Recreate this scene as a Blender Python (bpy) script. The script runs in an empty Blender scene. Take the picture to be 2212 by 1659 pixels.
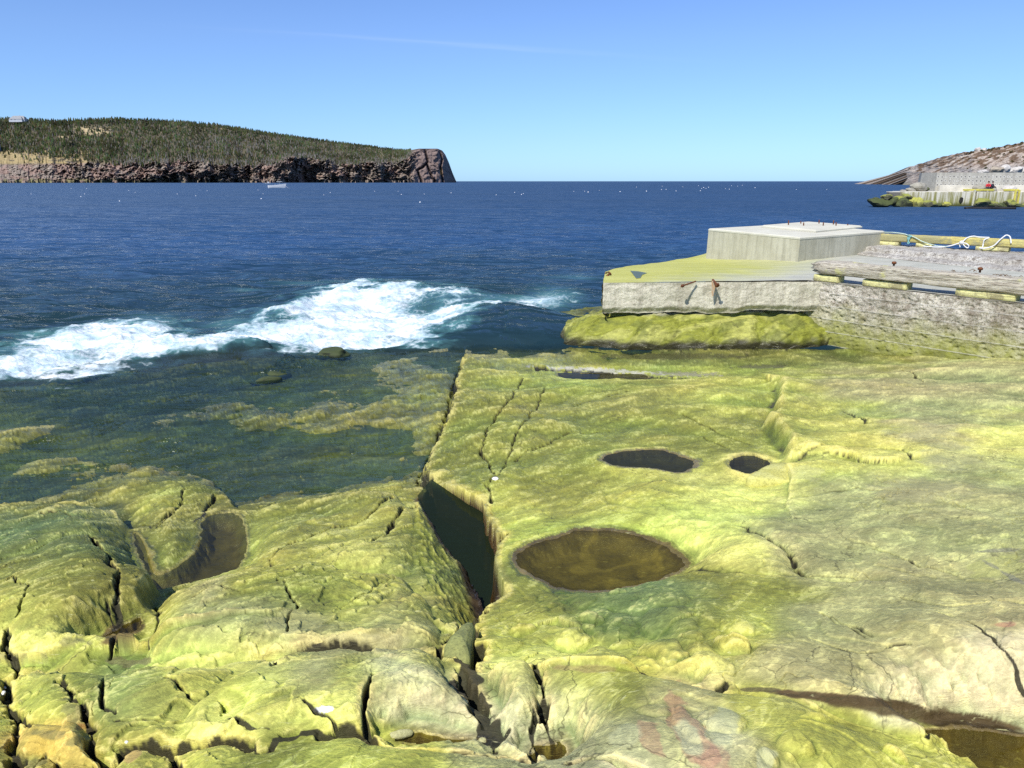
import bpy, bmesh, math, random
import numpy as np
from mathutils import Vector, Matrix, noise as mnoise

S = bpy.context.scene
C = S.collection
rnd = random.Random(7)

# ------------------------------------------------------------------ camera, sky, sun, exposure
HCAM = 3.0
PITCH = math.radians(14.8)
FPX = 1658.0                       # focal length for a 2212 px wide picture
cam = bpy.data.cameras.new("camera")
cam.sensor_width = 36.0
cam.lens = 36.0 * FPX / 2212.0
cam.clip_start = 0.1
cam.clip_end = 60000
camo = bpy.data.objects.new("camera", cam)
C.objects.link(camo)
camo.location = (0, 0, HCAM)
camo.rotation_euler = (math.radians(90) - PITCH, 0, 0)
S.camera = camo

SUN_EL = math.radians(50)
SUN_AZ = math.radians(212)         # clockwise from +Y
world = bpy.data.worlds.new("World")
S.world = world
world.use_nodes = True
wn = world.node_tree
wn.nodes.clear()
wo = wn.nodes.new("ShaderNodeOutputWorld")
wb = wn.nodes.new("ShaderNodeBackground")
wb.inputs["Strength"].default_value = 0.12
sky = wn.nodes.new("ShaderNodeTexSky")
sky.sky_type = 'NISHITA'
sky.sun_disc = False
sky.sun_elevation = SUN_EL
sky.sun_rotation = SUN_AZ
sky.altitude = 0
sky.air_density = 1.0
sky.dust_density = 0.25
sky.ozone_density = 2.2
# a faint cirrus wisp high over the sea
tc = wn.nodes.new("ShaderNodeTexCoord")
sepw = wn.nodes.new("ShaderNodeSeparateXYZ")
wn.links.new(tc.outputs["Generated"], sepw.inputs[0])
def wm(op, a, b=None, c=None, clamp=False):
    n = wn.nodes.new("ShaderNodeMath"); n.operation = op; n.use_clamp = clamp
    for i, v in enumerate((a, b, c)):
        if v is None: continue
        if isinstance(v, (int, float)): n.inputs[i].default_value = v
        else: wn.links.new(v, n.inputs[i])
    return n.outputs[0]
ax = wm('DIVIDE', sepw.outputs[0], sepw.outputs[1])
az = wm('DIVIDE', sepw.outputs[2], sepw.outputs[1])
# line from (-.25,.175) to (.19,.150) in tangent coordinates
lin = wm('SUBTRACT', az, wm('MULTIPLY_ADD', ax, -0.062, 0.1560))
cmb = wn.nodes.new("ShaderNodeCombineXYZ")
wn.links.new(wm('MULTIPLY', ax, 7.0), cmb.inputs[0])
wn.links.new(wm('MULTIPLY', lin, 160.0), cmb.inputs[1])
cn = wn.nodes.new("ShaderNodeTexNoise"); cn.inputs["Scale"].default_value = 1.0; cn.inputs["Detail"].default_value = 5
wn.links.new(cmb.outputs[0], cn.inputs["Vector"])
lw = wm('ADD', lin, wm('MULTIPLY', wm('SUBTRACT', cn.outputs[0], 0.5), 0.008))
core = wm('POWER', 2.718, wm('MULTIPLY', wm('MULTIPLY', lw, lw), -160000.0))
ends = wm('POWER', 2.718, wm('MULTIPLY', wm('POWER', wm('ADD', ax, 0.09), 2.0), -30.0))
wisp = wm('MULTIPLY', wm('MULTIPLY', core, ends), wm('MULTIPLY', cn.outputs[0], 0.12), clamp=True)
hs = wn.nodes.new("ShaderNodeHueSaturation")
hs.inputs["Hue"].default_value = 0.5; hs.inputs["Saturation"].default_value = 1.0; hs.inputs["Value"].default_value = 1.0
# clear cold maritime air: bluer towards the horizon than the stock sky
tr_ = wn.nodes.new("ShaderNodeValToRGB"); els = tr_.color_ramp.elements
for _i in range(2): els.new(.5)
for e_, (p_, c_) in zip(els, [(0.0, (.245, .415, .76)), (.05, (.28, .405, .64)), (.16, (.345, .43, .62)), (.6, (.38, .45, .62))]): e_.position = p_; e_.color = (*c_, 1)
wn.links.new(wm('ABSOLUTE', sepw.outputs[2]), tr_.inputs[0])
tm = wn.nodes.new("ShaderNodeVectorMath"); tm.operation = 'MULTIPLY'
wn.links.new(sky.outputs[0], tm.inputs[0]); wn.links.new(tr_.outputs[0], tm.inputs[1])
ts = wn.nodes.new("ShaderNodeVectorMath"); ts.operation = 'SCALE'; ts.inputs[3].default_value = 2.0
wn.links.new(tm.outputs[0], ts.inputs[0])
wn.links.new(ts.outputs[0], hs.inputs["Color"])
mx = wn.nodes.new("ShaderNodeMix"); mx.data_type = 'RGBA'
wn.links.new(wisp, mx.inputs[0])
wn.links.new(hs.outputs[0], mx.inputs[6]); mx.inputs[7].default_value = (9, 9.5, 10, 1)
wn.links.new(mx.outputs[2], wb.inputs["Color"])
wn.links.new(wb.outputs[0], wo.inputs[0])

sl = bpy.data.lights.new("sun", 'SUN')
sl.energy = 5.0
sl.angle = math.radians(0.53)
sl.color = (1.0, 0.97, 0.91)
slo = bpy.data.objects.new("sun", sl); C.objects.link(slo)
sdir = Vector((math.sin(SUN_AZ) * math.cos(SUN_EL), math.cos(SUN_AZ) * math.cos(SUN_EL), math.sin(SUN_EL)))
slo.rotation_euler = sdir.to_track_quat('Z', 'Y').to_euler()
slo.location = (-20, -30, 40)

S.view_settings.view_transform = 'Standard'
S.view_settings.look = 'None'
S.view_settings.exposure = 0.10
S.view_settings.gamma = 1.0
S.view_settings.use_curve_mapping = False
S.render.engine = 'CYCLES'
S.cycles.use_denoising = False
S.cycles.max_bounces = 6
S.cycles.transparent_max_bounces = 12
S.cycles.sample_clamp_indirect = 2.5
S.cycles.sample_clamp_direct = 1.6
S.cycles.caustics_reflective = False
S.cycles.caustics_refractive = False

# ------------------------------------------------------------------ pixel <-> world helpers (2212 x 1659 picture)
cp, sp_ = math.cos(PITCH), math.sin(PITCH)
def ray(px, py):
    u = (px - 1106.0) / FPX; v = -(py - 829.5) / FPX
    return np.array([u, cp + v * sp_, -sp_ + v * cp])
def P(px, py, z=None, Y=None):
    d = ray(px, py)
    t = (z - HCAM) / d[2] if z is not None else Y / d[1]
    return np.array([d[0] * t, d[1] * t, HCAM + d[2] * t])
def proj(x, y, z):
    dz = z - HCAM
    dep = y * cp - dz * sp_
    return 1106 + FPX * x / dep, 829.5 - FPX * (y * sp_ + dz * cp) / dep

# ------------------------------------------------------------------ numpy noise
def _hash(ix, iy, seed):
    h = ix.astype(np.uint32) * np.uint32(374761393) + iy.astype(np.uint32) * np.uint32(668265263) + np.uint32((seed * 1274126177) & 0xffffffff)
    h = (h ^ (h >> np.uint32(13))) * np.uint32(1274126177)
    return h ^ (h >> np.uint32(16))
_G = np.array([[math.cos(a), math.sin(a)] for a in np.linspace(0, 2 * math.pi, 32, endpoint=False)], dtype=np.float32)
_GX = np.ascontiguousarray(_G[:, 0]); _GY = np.ascontiguousarray(_G[:, 1])
def pn(x, y, seed=0):
    x = x.astype(np.float32); y = y.astype(np.float32)
    xi = np.floor(x); yi = np.floor(y)
    fx = x - xi; fy = y - yi
    xi = xi.astype(np.int32); yi = yi.astype(np.int32)
    u = fx * fx * fx * (fx * (fx * 6 - 15) + 10); v = fy * fy * fy * (fy * (fy * 6 - 15) + 10)
    def g(dx, dy):
        k = (_hash(xi + dx, yi + dy, seed) >> np.uint32(7)) & np.uint32(31)
        return _GX[k] * (fx - dx) + _GY[k] * (fy - dy)
    a = g(0, 0); b = g(1, 0); c = g(0, 1); d = g(1, 1)
    return (a + u * (b - a) + v * (c - a + u * (a - b - c + d))) * 1.5
def fbm(x, y, oct=4, seed=0, gain=0.5, lac=2.03):
    r = 0; a = 1.0
    for i in range(oct):
        r = r + a * pn(x, y, seed + i * 17); a *= gain
        x = x * lac + 3.1; y = y * lac + 7.7
    return r
def ridged(x, y, oct=4, seed=0, gain=0.5):
    r = 0; a = 1.0
    for i in range(oct):
        n = 1 - np.abs(pn(x, y, seed + i * 13)) * 1.6
        r = r + a * n * n; a *= gain
        x = x * 2.1 + 5.2; y = y * 2.1 + 1.3
    return r
def worley(x, y, seed=0):
    x = x.astype(np.float32); y = y.astype(np.float32)
    xi = np.floor(x).astype(np.int32); yi = np.floor(y).astype(np.int32)
    f1 = np.full(x.shape, 9.0, np.float32); f2 = f1.copy(); cid = np.zeros(x.shape, np.uint32)
    for dx in (-1, 0, 1):
        for dy in (-1, 0, 1):
            h = _hash(xi + dx, yi + dy, seed)
            jx = (h & np.uint32(1023)).astype(np.float32) * np.float32(1 / 1023.0) + (xi + dx) - x
            jy = ((h >> np.uint32(10)) & np.uint32(1023)).astype(np.float32) * np.float32(1 / 1023.0) + (yi + dy) - y
            d = (jx * jx + jy * jy).astype(np.float32)
            m = d < f1
            f2 = np.where(m, f1, np.minimum(f2, d)); f1 = np.where(m, d, f1); cid = np.where(m, h, cid)
    return np.sqrt(f1), np.sqrt(f2), ((cid >> np.uint32(20)) & np.uint32(255)).astype(np.float32) / 255.0
def ss(a, b, x):
    t = np.clip((x - a) / (b - a), 0, 1); return t * t * (3 - 2 * t)
def inpoly(x, y, poly):
    r = np.zeros(x.shape, bool); n = len(poly)
    for i in range(n):
        x1, y1 = poly[i]; x2, y2 = poly[(i + 1) % n]
        c = ((y1 > y) != (y2 > y)) & (x < (x2 - x1) * (y - y1) / (y2 - y1 + 1e-12) + x1)
        r ^= c
    return r
def segdist(x, y, poly, closed=False):
    """distance and signed side (left of travel positive)"""
    n = len(poly); best = np.full(x.shape, 1e9); side = np.zeros(x.shape)
    for i in range(n if closed else n - 1):
        x1, y1 = poly[i]; x2, y2 = poly[(i + 1) % n]
        dx, dy = x2 - x1, y2 - y1; L = dx * dx + dy * dy + 1e-12
        t = np.clip(((x - x1) * dx + (y - y1) * dy) / L, 0, 1)
        ex = x - x1 - t * dx; ey = y - y1 - t * dy
        d = ex * ex + ey * ey
        m = d < best
        best = np.where(m, d, best)
        side = np.where(m, np.sign(dx * (y - y1) - dy * (x - x1)), side)
    return np.sqrt(best), side
def sdpoly(x, y, poly):            # positive inside
    d, _ = segdist(x, y, poly, True)
    return np.where(inpoly(x, y, poly), d, -d)
def bbox_idx(x, y, poly, m):
    p = np.array(poly)
    return np.nonzero((x > p[:, 0].min() - m) & (x < p[:, 0].max() + m) & (y > p[:, 1].min() - m) & (y < p[:, 1].max() + m))[0]

# ------------------------------------------------------------------ object helpers
def tag(o, label=None, cat=None, group=None, kind=None):
    if label: o['label'] = label
    if cat: o['category'] = cat
    if group: o['group'] = group
    if kind: o['kind'] = kind
    return o
def obj_np(name, verts, faces, m=None, parent=None, smooth=True, attrs=None, colors=None):
    """verts Nx3, faces Mx4 or Mx3 numpy"""
    me = bpy.data.meshes.new(name)
    nv = len(verts); nf, k = faces.shape
    me.vertices.add(nv); me.vertices.foreach_set("co", np.ascontiguousarray(verts, dtype=np.float32).ravel())
    me.loops.add(nf * k); me.loops.foreach_set("vertex_index", np.ascontiguousarray(faces, dtype=np.int32).ravel())
    me.polygons.add(nf)
    me.polygons.foreach_set("loop_start", np.arange(0, nf * k, k, dtype=np.int32))
    me.polygons.foreach_set("loop_total", np.full(nf, k, dtype=np.int32))
    me.polygons.foreach_set("use_smooth", np.full(nf, smooth, dtype=bool))
    me.update(calc_edges=True)
    for n, a in (attrs or {}).items():
        at = me.attributes.new(n, 'FLOAT', 'POINT'); at.data.foreach_set("value", np.ascontiguousarray(a, dtype=np.float32))
    for n, a in (colors or {}).items():
        at = me.attributes.new(n, 'FLOAT_COLOR', 'POINT')
        c4 = np.ones((nv, 4), np.float32); c4[:, :3] = a
        at.data.foreach_set("color", c4.ravel())
    o = bpy.data.objects.new(name, me); C.objects.link(o)
    if m: me.materials.append(m)
    if parent: o.parent = parent
    return o
def grid_faces(nr, nc):
    i = np.arange((nr - 1) * nc).reshape(nr - 1, nc)[:, :-1].ravel()
    return np.stack([i, i + 1, i + nc + 1, i + nc], 1)
def obj_bm(name, bm, m=None, parent=None, smooth=False):
    me = bpy.data.meshes.new(name); bm.to_mesh(me); bm.free()
    if smooth:
        for p in me.polygons: p.use_smooth = True
    o = bpy.data.objects.new(name, me); C.objects.link(o)
    if m: me.materials.append(m)
    if parent: o.parent = parent
    return o
def empty(name, loc, rz=0):
    o = bpy.data.objects.new(name, None); C.objects.link(o); o.location = loc; o.rotation_euler = (0, 0, rz); o.empty_display_size = 0.2
    return o

# ------------------------------------------------------------------ material helpers
class NT:
    def __init__(s, name):
        s.m = bpy.data.materials.new(name); s.m.use_nodes = True; s.t = s.m.node_tree; s.t.nodes.clear()
        s.out = s.n("ShaderNodeOutputMaterial")
    def n(s, t, **k):
        x = s.t.nodes.new(t)
        for a, b in k.items(): setattr(x, a, b)
        return x
    def set(s, sock, v):
        if v is None: return
        if hasattr(v, 'is_output') or isinstance(v, bpy.types.NodeSocket): s.t.links.new(v, sock)
        elif isinstance(v, tuple) and len(v) == 3 and sock.type == 'RGBA': sock.default_value = (*v, 1)
        else: sock.default_value = v
    def math(s, op, a, b=None, c=None, clamp=False):
        x = s.n("ShaderNodeMath", operation=op, use_clamp=clamp)
        for i, v in enumerate((a, b, c)):
            if v is not None: s.set(x.inputs[i], v)
        return x.outputs[0]
    def mix(s, f, a, b, mode='MIX'):
        x = s.n("ShaderNodeMix", data_type='RGBA', blend_type=mode)
        s.set(x.inputs[0], f); s.set(x.inputs[6], a); s.set(x.inputs[7], b)
        return x.outputs[2]
    def coord(s, which="Object", scale=(1, 1, 1), rot=(0, 0, 0)):
        if which == 'Position':
            c = s.n("ShaderNodeNewGeometry").outputs["Position"]
        else:
            c = s.n("ShaderNodeTexCoord").outputs[which]
        mp = s.n("ShaderNodeMapping"); s.set(mp.inputs[0], c); mp.inputs["Scale"].default_value = scale; mp.inputs["Rotation"].default_value = rot
        return mp.outputs[0]
    def noise(s, vec, scale, detail=4, rough=0.55, dist=0.0, out=0):
        x = s.n("ShaderNodeTexNoise"); s.set(x.inputs["Vector"], vec)
        x.inputs["Scale"].default_value = scale; x.inputs["Detail"].default_value = detail
        x.inputs["Roughness"].default_value = rough; x.inputs["Distortion"].default_value = dist
        return x.outputs[out]
    def voro(s, vec, scale, feature='F1', out=0):
        x = s.n("ShaderNodeTexVoronoi", feature=feature); s.set(x.inputs["Vector"], vec); x.inputs["Scale"].default_value = scale
        return x.outputs[out]
    def ramp(s, f, pts):
        x = s.n("ShaderNodeValToRGB"); s.set(x.inputs[0], f)
        e = x.color_ramp.elements
        while len(e) < len(pts): e.new(0.5)
        for i, (p, c) in enumerate(pts):
            e[i].position = p; e[i].color = (*c, 1) if isinstance(c, tuple) else (c, c, c, 1)
        return x.outputs[0]
    def attr(s, name, out="Fac"):
        x = s.n("ShaderNodeAttribute"); x.attribute_name = name; return x.outputs[out]
    def bump(s, h, strength=0.5, dist=0.02, normal=None):
        x = s.n("ShaderNodeBump"); s.set(x.inputs["Height"], h); x.inputs["Strength"].default_value = strength
        x.inputs["Distance"].default_value = dist
        if normal is not None: s.set(x.inputs["Normal"], normal)
        return x.outputs[0]
    def bsdf(s, color, rough=0.8, normal=None, spec=0.5, metal=0.0, **k):
        x = s.n("ShaderNodeBsdfPrincipled")
        s.set(x.inputs["Base Color"], color); s.set(x.inputs["Roughness"], rough); s.set(x.inputs["Metallic"], metal)
        s.set(x.inputs["Specular IOR Level"], spec)
        if normal is not None: s.set(x.inputs["Normal"], normal)
        for a, b in k.items(): s.set(x.inputs[a], b)
        return x.outputs[0]
    def done(s, sh):
        s.t.links.new(sh, s.out.inputs[0]); return s.m
import time
_t0 = time.time()
# ================================================================== GROUND: the rock shelf
CTRL = [(-500,1659,.9),(0,1659,1.0),(550,1659,1.22),(1100,1659,1.32),(1600,1659,1.42),(2212,1659,1.28),(2800,1659,1.5),
 (-500,2300,1.0),(400,2300,1.35),(1106,2300,1.5),(1900,2300,1.6),(2800,2300,1.7),
 (0,1450,.75),(500,1450,1.05),(900,1450,1.0),(1200,1450,1.05),(1700,1450,1.25),(2212,1450,1.38),(2800,1450,1.6),
 (-500,1300,.2),(0,1280,.36),(230,1260,.50),(600,1250,.60),(850,1250,.62),(1060,1250,.64),(1250,1250,.72),(440,1190,.27),(380,1290,.50),(1700,1250,1.0),(2212,1250,1.2),(2800,1250,1.45),
 (-500,1080,-.08),(0,1100,.005),(260,1100,.07),(400,1060,.035),(600,1075,.035),(850,1080,.26),(1150,1080,.45),(1500,1080,.65),(1900,1080,.85),(2212,1080,1.02),(2800,1080,1.2),
 (0,1000,-.035),(300,1000,-.035),(560,1000,-.035),(750,1000,-.015),(880,1000,.0),
 (-500,950,-.12),(0,950,-.07),(300,950,-.075),(600,950,-.02),(820,940,.0),(1000,950,.24),(1300,950,.38),(1700,950,.58),(2212,950,.82),(2800,950,1.0),
 (0,870,-.09),(300,870,-.09),(600,860,-.055),(850,860,-.005),(1000,870,.16),(1400,860,.30),(1700,850,.42),(2212,850,.65),(2800,850,.8),
 (-300,830,-.14),(200,800,-.09),(500,780,-.07),(980,745,-.10),(1000,785,.05),(1200,800,.05),(1400,800,.06),(1700,795,.14),(1950,800,.32),(2212,795,.50),(2800,800,.6),
 (1300,765,-.025),(1600,765,.0),(1850,765,.015),(1980,775,.06),(1300,720,-.10),(1800,720,-.10),(1100,720,-.3),(1100,690,-.4),(2212,700,.0),(2212,600,.0),(1106,640,-.5)]
_cp = np.array([P(a, b, z=c) for a, b, c in CTRL])
_cs = 1.0
def _k(r2): return 0.5 * r2 * np.log(r2 + 1e-9)
# work in (x/y, log y) space so that near and far points weigh alike
def _w(x, y): return np.stack([x / y * 1.6, np.log(y) * 1.2], -1)
_cw = _w(_cp[:, 0], _cp[:, 1])
_n = len(_cw)
_A = np.zeros((_n + 3, _n + 3))
_d2 = ((_cw[:, None] - _cw[None]) ** 2).sum(-1)
_A[:_n, :_n] = _k(_d2) + np.eye(_n) * 1e-3
_A[:_n, _n] = 1; _A[:_n, _n + 1:] = _cw; _A[_n, :_n] = 1; _A[_n + 1:, :_n] = _cw.T
_sol = np.linalg.solve(_A, np.concatenate([_cp[:, 2], [0, 0, 0]]))
def B(x, y):
    x = np.atleast_1d(np.asarray(x, float)); y = np.atleast_1d(np.asarray(y, float))
    w = _w(x, y); r = _sol[_n] + w @ _sol[_n + 1:]
    for i in range(_n):
        r = r + _sol[i] * _k((w[:, 0] - _cw[i, 0]) ** 2 + (w[:, 1] - _cw[i, 1]) ** 2)
    return r
def G(px, py):
    z = 0.5
    for _ in range(25):
        p = P(px, py, z=z); z = 0.5 * z + 0.5 * float(np.clip(B(p[0], max(p[1], .8))[0], -1, 2))
    return P(px, py, z=z)
def GL(pts): return [tuple(G(a, b)[:2]) for a, b in pts]
def PL(pts, z): return [tuple(P(a, b, z=z)[:2]) for a, b in pts]

tt = np.concatenate([np.linspace(-1.7, -.80, 110, endpoint=False), np.linspace(-.80, .80, 1280), np.linspace(.80, 2.2, 150)[1:]])
iy = np.concatenate([np.linspace(1 / .45, 1 / 1.4, 90, endpoint=False), np.linspace(1 / 1.4, 1 / 19.0, 1060)])
NC, NR = len(tt), len(iy)
TT, IY = np.meshgrid(tt, iy)
gy = (1 / IY).ravel().astype(np.float32); gx = (TT / IY).ravel().astype(np.float32)
# coarse RBF then upsample
def coarse(fn):
    ci = np.linspace(0, NR - 1, 160); cj = np.linspace(0, NC - 1, 160)
    yy = 1 / np.interp(ci, np.arange(NR), iy); t2 = np.interp(cj, np.arange(NC), tt)
    T2, Y2 = np.meshgrid(t2, yy)
    v = fn((T2 * Y2).ravel(), Y2.ravel()).reshape(160, 160)
    r = np.empty((160, NC))
    for i in range(160): r[i] = np.interp(np.arange(NC), cj, v[i])
    f = np.interp(np.arange(NR), ci, np.arange(160)); k = np.clip(f.astype(int), 0, 158); w = (f - k)[:, None]
    w = w
    return (r[k] * (1 - w) + r[k + 1] * w).ravel()
base = coarse(B)
# domain warp used by every crack, ledge and pool outline so that none is ruler straight
wxn = fbm(gx * 2.2, gy * 2.2, 4, 11) * 0.035 + fbm(gx * 14, gy * 14, 2, 51) * 0.007
wyn = fbm(gx * 2.2, gy * 2.2, 4, 29) * 0.035 + fbm(gx * 14, gy * 14, 2, 71) * 0.007
wx = gx + wxn; wy = gy + wyn
wxl = fbm(gx * 2.2, gy * 2.2, 2, 11) * 0.035; wyl = fbm(gx * 2.2, gy * 2.2, 2, 29) * 0.035
z = base.copy()
PX0, PY0 = proj(gx, gy, base)
rough_w = np.ones_like(z)         # damp for relief inside pools
rel = .50 + .50 * ss(1250, 950, PX0) - .12 * ss(1250, 1450, PY0) * ss(300, 600, PX0)
# ---- undulations
lowl = ss(1100, 700, PX0) * ss(1250, 1050, PY0)            # the awash lower shelf on the left
z += fbm(gx * .55, gy * .55, 3, 3) * .05
z += fbm(gx * 1.3, gy * 1.3, 3, 5) * (.035 + .015 * lowl)
# bedding relief, streaks running away to the right
ca, sa = math.cos(math.radians(38)), math.sin(math.radians(38))
q1 = (wx * ca + wy * sa); q2 = (-wx * sa + wy * ca)
wv = fbm(gx * .9, gy * .9, 3, 91) * .5
z += (ridged(q1 * 1.1 + wv, q2 * 3.6 + wv * 2, 4, 21) - .9) * .022 * (.55 * rel - .05 + .15 * lowl)
z += (ridged(q1 * 5 + wv * 4, q2 * 13 + wv * 6, 3, 41) - .9) * .0030 * rel
# chipped terraces
tn = (z + fbm(gx * 1.7, gy * 1.7, 4, 61) * .09) / .055
fr = tn - np.floor(tn)
z += (ss(.0, .10, fr) - fr) * .016 * rel
tn = (z + fbm(gx * 5, gy * 5, 4, 63) * .05) / .021
fr = tn - np.floor(tn)
z += (ss(.0, .14, fr) - fr) * .0045 * rel * (.3 + ss(-.2, .5, fbm(gx * 1.1, gy * 1.1, 2, 64)))
# fracture blocks: every block sits a little higher, lower or tilted against its neighbours
blk_reg = np.clip(ss(1150, 1000, PX0) * ss(1230, 1330, PY0) + .35, 0, 1)
for sc_, am, sd_ in ((1.5, .030, 141), (3.6, .007, 151)):
    b1, b2, bi = worley(wx * sc_ + wxn * 4, wy * sc_ * 1.5 + wyn * 4, sd_)
    tx = np.sin(bi * 37.0); ty = np.cos(bi * 53.0)
    e_ = np.maximum(.012, gy * .0022) * sc_
    soft = ss(0, 3 * e_, (b2 - b1))
    z += am * blk_reg * ((bi - .5) * .8) * soft - .010 * blk_reg * (1 - soft) * (am > .03)
    z += am * .5 * blk_reg * (tx * np.sin(wx * sc_ * 2) + ty * np.sin(wy * sc_ * 2)) * .3
# cobbly dimples
f1, f2, cid = worley(wx * 7.5, wy * 4.6, 5)
dm = ss(-.15, .45, fbm(gx * .8, gy * .8, 3, 81)) * .75 + .12
dreg = np.zeros_like(z)
def blob(cx, cy, rx, ry, p=2.0):
    return np.exp(-(np.abs((PX0 - cx) / rx) ** p + np.abs((PY0 - cy) / ry) ** p))
dreg += blob(1350, 1090, 260, 70) + blob(1110, 900, 130, 120) + blob(850, 900, 170, 80) + blob(700, 1180, 150, 60) * .6 + blob(850, 1310, 130, 40) * .8
z += (.5 - f1) * (.007 * dm + .022 * np.clip(dreg, 0, 1)) 
f1b, f2b, cidb = worley(wx * 17, wy * 12, 9)
z += (.5 - f1b) * .0036 * rel * (dm + np.clip(dreg, 0, 1))
# knobbly patch below the big pool
kn = blob(1300, 1370, 260, 85, 3) + blob(1520, 1410, 160, 50)
kn = np.clip(kn, 0, 1)
f1c, f2c, cidc = worley(wx * 4.6 + 2, wy * 3.3, 33)
z += kn * (np.sqrt(np.clip(.62 - f1c, 0, 1)) * .075 * (cidc * .9 + .1) - .02)
f1d, f2d, cidd = worley(wx * 10, wy * 8, 37)
z += kn * np.sqrt(np.clip(.6 - f1d, 0, 1)) * .028 * cidd
# reef humps awash
f1e, _, cide = worley(wx * 1.0, wy * .62, 47)
z += lowl * (np.clip(.55 - f1e, 0, 1) * .16 * cide - .002)
z += lowl * (ridged(q1 * 2.2 + wv * 3, q2 * 6 + wv * 5, 4, 951, .6) - .95) * .007

def nodule(px, py, rx, ry, h):
    global z
    c = G(px, py)
    dep = (c[1] * cp - (c[2] - HCAM) * sp_)
    a = rx / FPX * dep; b = ry / FPX * dep / max(.25, (HCAM - c[2]) / dep)
    i = bbox_idx(gx, gy, [(c[0] - a, c[1] - b), (c[0] + a, c[1] + b)], .05)
    d = np.sqrt(((wx[i] - c[0]) / a) ** 2 + ((wy[i] - c[1]) / b) ** 2)
    d = d + fbm(gx[i] * 6, gy[i] * 6, 3, int(px)) * .35
    h = h * .6
    z[i] += h * np.clip(1 - d * d, 0, 1) ** .7 - h * .25 * np.exp(-((d - 1.1) / .25) ** 2)
for a in [(1132,1364,26,13,.05),(1230,1385,45,22,.08),(1270,1350,30,16,.05),(1335,1290,20,10,.04),(1575,1410,44,24,.09),(1430,1420,42,34,.09),(1385,1458,24,14,.05),
          (1190,1315,28,10,.03),(1350,1392,30,12,.03),(1490,1390,30,14,.03),(880,1283,28,10,.03),(905,1312,26,9,.025),(860,1268,20,7,.02),(1490,1585,34,60,.03),(1555,1565,44,40,.04),
          (1420,1560,34,22,.025),(1770,1560,55,14,.035),(1960,1625,28,14,.05),(1655,1640,24,20,.03),(1710,1620,34,34,.035),(800,1290,26,9,.02)]:
    nodule(*a)

CRK = np.zeros_like(z)
def crack(pts, w=.012, d=.10, lip=.0, lipw=.06, world=False, jit=1.0):
    global z
    poly = pts if world else GL(pts)
    i = bbox_idx(gx, gy, poly, max(4 * lipw, 6 * w) + .1)
    dd, sd = segdist(gx[i] + wxn[i] * jit, gy[i] + wyn[i] * jit, poly)
    n = fbm(gx[i] * 9, gy[i] * 9, 3, 7)
    ww = w * 1.05 * (1 + .9 * n)
    ww = np.maximum(ww, gy[i] * .0011)
    prof = np.exp(-(dd / ww) ** 3.2)
    cd_ = d * prof * np.clip(.75 + n, .15, 1)
    CRK[i] = np.maximum(CRK[i], ss(.003, .016, cd_))
    z[i] -= d * prof * np.clip(.75 + n, .15, 1) + lip * np.exp(-(dd / lipw) ** 1.4)
def step(pts, h, w=.03, L=.6, jit=1.0, world=False):
    """left of travel is raised by h/2, right lowered by h/2"""
    global z
    poly = pts if world else GL(pts)
    i = bbox_idx(gx, gy, poly, 3 * L)
    dd, sd = segdist(gx[i] + wxl[i] * jit, gy[i] + wyl[i] * jit, poly)
    # fade past the open ends
    e0, e1 = poly[0], poly[-1]
    de = np.minimum(np.hypot(gx[i] - e0[0], gy[i] - e0[1]), np.hypot(gx[i] - e1[0], gy[i] - e1[1]))
    s = dd * sd
    w = max(w * .8, .020)
    z[i] += h * (ss(-w, w, s) - .5) * np.exp(-dd / L) * ss(0, L * .6, de)
def smooth_poly(p, n=5):
    out = []; m = len(p)
    for i in range(m):
        p0, p1, p2, p3 = (np.array(p[(i + k) % m]) for k in (-1, 0, 1, 2))
        for k in range(n):
            t = k / n
            out.append(tuple(.5 * ((2 * p1) + (p2 - p0) * t + (2 * p0 - 5 * p1 + 4 * p2 - p3) * t * t + (3 * p1 - p0 - 3 * p2 + p3) * t ** 3)))
    return out
def hollow(pts, level, d, rim=.05, edge=.04, blend=.07, jit=.5):
    global z
    poly = smooth_poly(PL(pts, level))
    i = bbox_idx(gx, gy, poly, .6)
    s = sdpoly(gx[i] + wxl[i] * jit + fbm(gx[i] * 11, gy[i] * 11, 4, 58) * .020, gy[i] + wyl[i] * jit + fbm(gx[i] * 11, gy[i] * 11, 4, 59) * .020, poly)
    k = np.exp(np.minimum(s + .045, 0) / blend)
    zz = z[i] * (1 - k) + (level + .006 + np.clip(-s, 0, .5) * .13) * k
    zz = zz - d * ss(0, edge, s) * (s > 0)
    z[i] = zz
    return poly, i, s

def slab_dome(pts, h, w, pw=2.0):
    global z
    poly = GL(pts)
    i = bbox_idx(gx, gy, poly, .1)
    s = sdpoly(gx[i] + wxl[i] * .7 + fbm(gx[i] * 7, gy[i] * 7, 3, 78) * .012, gy[i] + wyl[i] * .7 + fbm(gx[i] * 7, gy[i] * 7, 3, 79) * .012, poly)
    z[i] += np.where(s > 0, h * (1 - (1 - np.clip(s / w, 0, 1)) ** pw), 0)
slab_dome([(-160,1130),(0,1105),(100,1108),(230,1122),(280,1160),(310,1230),(330,1285),(290,1345),(220,1390),(120,1405),(-160,1400)], .15, .38)
slab_dome([(215,1040),(330,1015),(460,1045),(505,1095),(425,1128),(400,1200),(345,1225),(300,1140)], .07, .3)
slab_dome([(345,1305),(420,1268),(570,1242),(880,1255),(930,1290),(950,1390),(640,1396),(310,1405)], .10, .16)
slab_dome([(545,1120),(620,1085),(860,1075),(895,1110),(892,1230),(600,1236),(540,1200)], .06, .2)
slab_dome([(14,1452),(120,1432),(240,1434),(500,1436),(392,1540),(380,1588),(215,1618),(192,1560),(110,1572),(30,1549)], .045, .20)
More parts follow.
